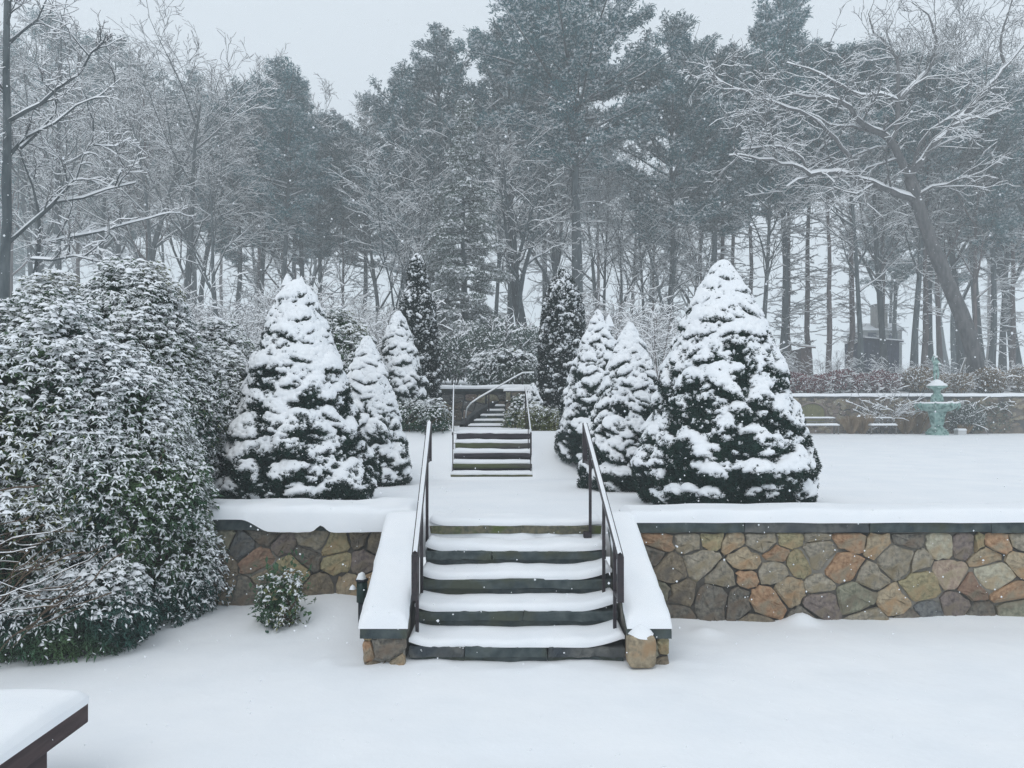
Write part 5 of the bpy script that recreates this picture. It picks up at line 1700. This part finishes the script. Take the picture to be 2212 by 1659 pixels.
def lathe(prof, seg=28, flute=0, nf=8):
    mb = MB()
    V, Q = [], []
    for r, z in prof:
        for k in range(seg):
            a = k * 2 * math.pi / seg
            rr_ = r * (1 + flute * math.cos(nf * a))
            V.append((rr_ * math.cos(a), rr_ * math.sin(a), z))
    for i in range(len(prof) - 1):
        for k in range(seg):
            Q.append((i * seg + k, i * seg + (k + 1) % seg, (i + 1) * seg + (k + 1) % seg, (i + 1) * seg + k))
    return mb.add(V, quads=Q)


lathe([(.0, -.1), (.49, -.1), (.49, .12), (.45, .16), (.42, .17), (.42, .24), (.36, .27), (0, .27)], 8).build('base', M['copper'], ft, smooth=False)
lathe([(.34, .27), (.26, .33), (.22, .40), (.27, .52), (.30, .78), (.35, .98), (.38, 1.06), (.3, 1.08)], 32, .07, 8).build('pedestal', M['copper'], ft)
lathe([(.40, 1.06), (.55, 1.10), (.74, 1.2), (.84, 1.32), (.87, 1.40), (.86, 1.43), (.78, 1.40), (.5, 1.38), (0, 1.38)], 32).build('basin', M['copper'], ft)
lathe([(.86, 1.42), (.80, 1.49), (.5, 1.50), (.25, 1.50)], 32).build('basin_snow', M['snow_far'], ft)['kind'] = 'stuff'
for k in range(8):
    a = k * math.pi / 4 + .2
    mb = MB()
    tube(mb, [(math.cos(a) * .78, math.sin(a) * .78, 1.12), (math.cos(a) * .88, math.sin(a) * .88, 1.28), (math.cos(a) * .89, math.sin(a) * .89, 1.40), (math.cos(a) * .85, math.sin(a) * .85, 1.46)], [.03, .045, .055, .035], 7)
    mb.build('rim_ornament', M['copper'], ft)
    mb = MB()
    add_blobs(mb, np.array([[math.cos(a) * .85, math.sin(a) * .85, 1.46]]), [.06], rng, 0, .9)
    mb.build('ornament_snow', M['snow_far'], ft)['kind'] = 'stuff'
lathe([(.26, 1.38), (.22, 1.48), (.17, 1.6), (.25, 1.72), (.16, 1.86), (.13, 1.98), (.2, 2.08)], 20, .10, 4).build('stem', M['copper'], ft)
for k in range(4):
    a = k * math.pi / 2 + .5
    mb = MB()
    c = np.array([math.cos(a) * .22, math.sin(a) * .22, 0])
    tube(mb, [c + (0, 0, 1.42), c * 1.05 + (0, 0, 1.56), c + (0, 0, 1.74), c * .9 + (0, 0, 1.84)], [.05, .075, .06, .045], 7)
    mb.build('stem_figure', M['copper'], ft)
lathe([(.18, 2.06), (.30, 2.12), (.43, 2.20), (.44, 2.23), (.3, 2.22), (0, 2.22)], 28).build('upper_dish', M['copper'], ft)
lathe([(.43, 2.23), (.40, 2.29), (.28, 2.37), (.17, 2.47), (.1, 2.52), (0, 2.53)], 24).build('dish_snow', M['snow_far'], ft)['kind'] = 'stuff'
# the small copper figure, grown from a skeleton
skv = [(0, 0, .55), (0, 0, .68), (0, 0, .84), (0, -.01, .93), (0, -.01, 1.02),
       (-.06, 0, .50), (-.07, -.02, .27), (-.06, 0, .04), (.06, 0, .50), (.08, -.05, .28), (.07, .02, .05),
       (-.12, 0, .83), (-.19, -.03, .95), (-.10, -.06, 1.10), (.12, 0, .82), (.19, -.06, .70), (.10, -.12, .66), (-.06, -.08, .01), (.07, -.06, .02)]
ske = [(0, 1), (1, 2), (2, 3), (3, 4), (0, 5), (5, 6), (6, 7), (0, 8), (8, 9), (9, 10), (2, 11), (11, 12), (12, 13), (2, 14), (14, 15), (15, 16), (7, 17), (10, 18)]
skr = [.105, .085, .11, .045, .075, .08, .055, .035, .08, .055, .035, .05, .038, .03, .05, .038, .03, .03, .03]
me = bpy.data.meshes.new('figure')
me.from_pydata(skv, ske, [])
fo = bpy.data.objects.new('figure', me)
COL.objects.link(fo)
fo.parent = ft
fo.location = (-.05, 0, 2.45)
fo.scale = (1, 1, 1.05)
sk = fo.modifiers.new('skin', 'SKIN')
for i, r_ in enumerate(skr):
    me.skin_vertices[0].data[i].radius = (r_, r_)
me.skin_vertices[0].data[0].use_root = True
sb = fo.modifiers.new('sub', 'SUBSURF')
sb.levels = 1
sb.render_levels = 2
me.materials.append(M['copper'])
mb = MB()
add_blobs(mb, np.array([[-.05, -.01, 3.53], [-.15, -.05, 3.62], [.05, -.1, 3.2]]), [.09, .06, .08], rng, 0, .8)
mb.build('figure_snow', M['snow_far'], ft)['kind'] = 'stuff'

p = at(2074, 937, 34.0)
t = thing('snowy_box', 'small white snow-covered block on the lawn just right of the fountain', 'box', (p.x, p.y, gz(p.x, p.y)))
box(MB(), -.19, .19, -.17, .17, -.1, .20).build('body', M['box_white'], t, smooth=False)
snow_pad(-.2, .2, -.2, .2, lambda X, Y: .20 + 0 * X, .10, .07, 10, 10, 3).build('snow_cap', M['snow_far'], t)['kind'] = 'stuff'

# shed, far house with chimney, brown hut, stump
def shed(x0, x1, ytop, ybot, d, depth, mname, label, roof_drop=.25, cat='shed', name='garden_shed', boards=9):
    a, b = at(x0, ytop, d), at(x1, ybot, d)
    W = b.x - a.x
    Hh = a.z - b.z
    t = thing(name, label, cat, ((a.x + b.x) / 2, d, b.z))
    box(MB(), -W / 2 + .04, W / 2 - .04, .05, depth, -.6, Hh - .05).build('wall', M[mname], t, smooth=False)
    for k in range(boards):
        bw = W / boards
        box(MB(), -W / 2 + k * bw + .015, -W / 2 + (k + 1) * bw - .015, .0 - .012 * (k % 2), .05, -.1, Hh).build('board', M[mname], t, smooth=False)
    mb = MB()
    V = [(-W / 2 - .15, -.3, Hh + .12), (W / 2 + .15, -.3, Hh + .12 - roof_drop), (W / 2 + .15, depth + .2, Hh + .5 - roof_drop), (-W / 2 - .15, depth + .2, Hh + .5)]
    V += [(x, y, z - .08) for x, y, z in V]
    mb.add(V, quads=[(0, 1, 2, 3), (7, 6, 5, 4), (0, 4, 5, 1), (1, 5, 6, 2), (2, 6, 7, 3), (3, 7, 4, 0)]).build('roof', M[mname], t, smooth=False)
    ms = MB()
    V = [(x, y, z + .09) for x, y, z in V[:4]] + [(x, y, z + .004) for x, y, z in V[:4]]
    ms.add(V, quads=[(0, 1, 2, 3), (0, 4, 5, 1), (1, 5, 6, 2), (2, 6, 7, 3), (3, 7, 4, 0)]).build('roof_snow', M['snow_far'], t, smooth=False)['kind'] = 'stuff'
    return t


shed(1864, 1943, 734, 782, 53, 3, 'shed', 'dark blue-grey shed with a snowy slanted roof among the trunks behind the wall')
shed(1730, 1754, 752, 805, 52, 2, 'shed_brown', 'narrow brown hut behind the trunks right of the largest spruce', .1, boards=5)
a = at(1870, 760, 78)
t = thing('house', 'pale far house with a tall square chimney above the dark shed', 'house', (at(1895, 760, 78).x, 78, a.z))
box(MB(), -1.4, 2.6, 0, 4, -3, 2.2).build('wall', M['house'], t, smooth=False)
mb = MB()
V = [(-1.7, -.4, 2.2), (2.9, -.4, 2.2), (2.9, 2, 3.2), (-1.7, 2, 3.2), (2.9, 4.4, 2.2), (-1.7, 4.4, 2.2)]
mb.add(V, tris=[(1, 4, 2), (0, 3, 5)], quads=[(0, 1, 2, 3), (3, 2, 4, 5)]).build('roof', M['snow_far'], t, smooth=False)
box(MB(), -.0, 1.25, .3, 1.5, 2.0, 4.9).build('chimney', M['chimney'], t, smooth=False)
box(MB(), -.1, 1.35, .2, 1.6, 4.9, 5.05).build('chimney_cap', M['slate_grey'], t, smooth=False)
for k in (-1.0, 1.2):
    box(MB(), k, k + .9, -.04, .02, .6, 2.0).build('window', M['shed'], t, smooth=False)

p = at(2108, 812, 38)
t = thing('tree_stump', 'snow-plastered hollow stump at the foot of the leaning oak', 'stump', (p.x, p.y - .6, gz(p.x, p.y - .6)))
mb = MB()
a = np.linspace(-.1, math.pi + .1, 9)
tube(mb, np.array([(-math.cos(q) * .36, 0, .30 + .50 * math.sin(q)) for q in a]), [.17, .15, .12, .13, .17, .15, .16, .18, .2], 8, rough=.08, rng=rng)
mb.build('wood', M['grey_wood'], t)
ms = MB()
snow_strip(ms, np.array([(-math.cos(q) * .36, -.04, .33 + .50 * math.sin(q)) for q in a]), .11, .06, lim=.9, rng=rng)
ms.build('stump_snow', M['snow_far'], t)['kind'] = 'stuff'
p = at(2066, 815, 38)
t = thing('broken_branch', 'pale snow-lined branch leaning upright left of the oak foot', 'branch', (p.x, p.y, gz(p.x, p.y)))
mb = MB()
Pq = np.array([(0, 0, -.1), (.15, 0, .6), (.32, 0, 1.2), (.5, 0, 1.7)])
tube(mb, Pq, [.08, .07, .06, .04], 6)
mb.build('wood', M['grey_wood'], t)
ms = MB()
snow_strip(ms, Pq, [.08, .07, .06, .04], .05, lim=1.2, rng=rng)
ms.build('snow', M['snow_far'], t)['kind'] = 'stuff'

# ------------------------------------------------------------------ foreground bench and garden light
t = thing('wooden_bench', 'corner of a dark brown plank bench thick with snow, in the lower left corner', 'bench', (-2.72, 3.4, 0))
BX0, BX1, BY0, BY1 = -.30, .28, -.95, .87
for k, (xa, xb) in enumerate(((BX0, -.006), (.0, BX1))):
    mb = MB()
    V = [(x, y, z) for z in (.385, .50) for y in (BY0, BY1) for x in (xa, xb)]
    mb.add(V, quads=[(0, 2, 3, 1), (4, 5, 7, 6), (0, 1, 5, 4), (2, 6, 7, 3), (0, 4, 6, 2), (1, 3, 7, 5)])
    ob = mb.build('seat_plank', M['bench_wood'], t, smooth=False)
    bv = ob.modifiers.new('b', 'BEVEL')
    bv.width = .008
    bv.segments = 2
for yy in (-.75, .42):
    ob = box(MB(), -.22, .19, yy, yy + .22, -.05, .383).build('leg', M['bench_wood'], t, smooth=False)
    bv = ob.modifiers.new('b', 'BEVEL')
    bv.width = .01
snow_pad(BX0 - .005, BX1 + .003, BY0, BY1, lambda X, Y: .50 + 0 * X, .085, .07, 40, 60, 6, .01, 0, .006, 2).build('seat_snow', M['snow'], t)['kind'] = 'stuff'

p = at(782, 1300, 7.0)
t = thing('garden_light', 'short black and green garden light with a snow cap beside the left wing wall', 'lamp', (p.x, p.y, .1))
mb = MB()
tube(mb, [(0, 0, -.1), (0, 0, .26)], .036, 8)
mb.build('post', M['lamp_black'], t)
mb = MB()
tube(mb, [(0, 0, .26), (0, 0, .46)], .052, 10)
mb.build('lamp_head', M['lamp_green'], t)
mb = MB()
tube(mb, [(0, 0, .46), (0, 0, .478)], .062, 10)
mb.build('lamp_cap', M['lamp_black'], t)
ms = MB()
add_blobs(ms, np.array([[0, 0, .475], [-.09, 0, .38]]), [.055, .035], rng, 0, 1.0)
ms.build('snow_cap', M['snow'], t)['kind'] = 'stuff'

# ------------------------------------------------------------------ falling snow
rng = np.random.default_rng(91)
n = 13000
P = np.stack([rng.uniform(-1, 1, n), rng.uniform(0, 1, n) ** 1.0 * 26 + 2.6, rng.uniform(0, 1, n)], -1)
P[:, 0] *= P[:, 1] * .75 + 1
P[:, 2] = P[:, 2] * (P[:, 1] * .62 + 1.5) + .1
r = rng.uniform(.0022, .0062, n)
O = np.array([(1, 0, 0), (-1, 0, 0), (0, 1, 0), (0, -1, 0), (0, 0, 1), (0, 0, -1)], float)
V = P[:, None] + O[None] * r[:, None, None] * rng.uniform(.7, 1.3, (n, 6, 1))
TT = np.array([(0, 2, 4), (2, 1, 4), (1, 3, 4), (3, 0, 4), (2, 0, 5), (1, 2, 5), (3, 1, 5), (0, 3, 5)])
T = (np.arange(n)[:, None, None] * 6 + TT[None]).reshape(-1, 3)
tag(MB().add(V.reshape(-1, 3), T).build('falling_snow', M['snow']), 'snowflakes falling through the air over the whole garden', 'snow', kind='stuff')

# ------------------------------------------------------------------ haze
hz = box(MB(), -330, 330, -330, 330, -1.2, 46).build('haze', [], smooth=False)
hm = bpy.data.materials.new('haze')
hm.use_nodes = True
nt = hm.node_tree
nt.nodes.clear()
pv = nt.nodes.new('ShaderNodeVolumePrincipled')
pv.inputs['Color'].default_value = (0.935, 0.980, 0.995, 1)
pv.inputs['Density'].default_value = HAZE_DENSITY
mo = nt.nodes.new('ShaderNodeOutputMaterial')
nt.links.new(pv.outputs[0], mo.inputs['Volume'])
hz.data.materials.clear()
hz.data.materials.append(hm)
hz['kind'] = 'stuff'
hz['label'] = 'pale snowy haze filling the air of the garden and wood'
hz['category'] = 'haze'
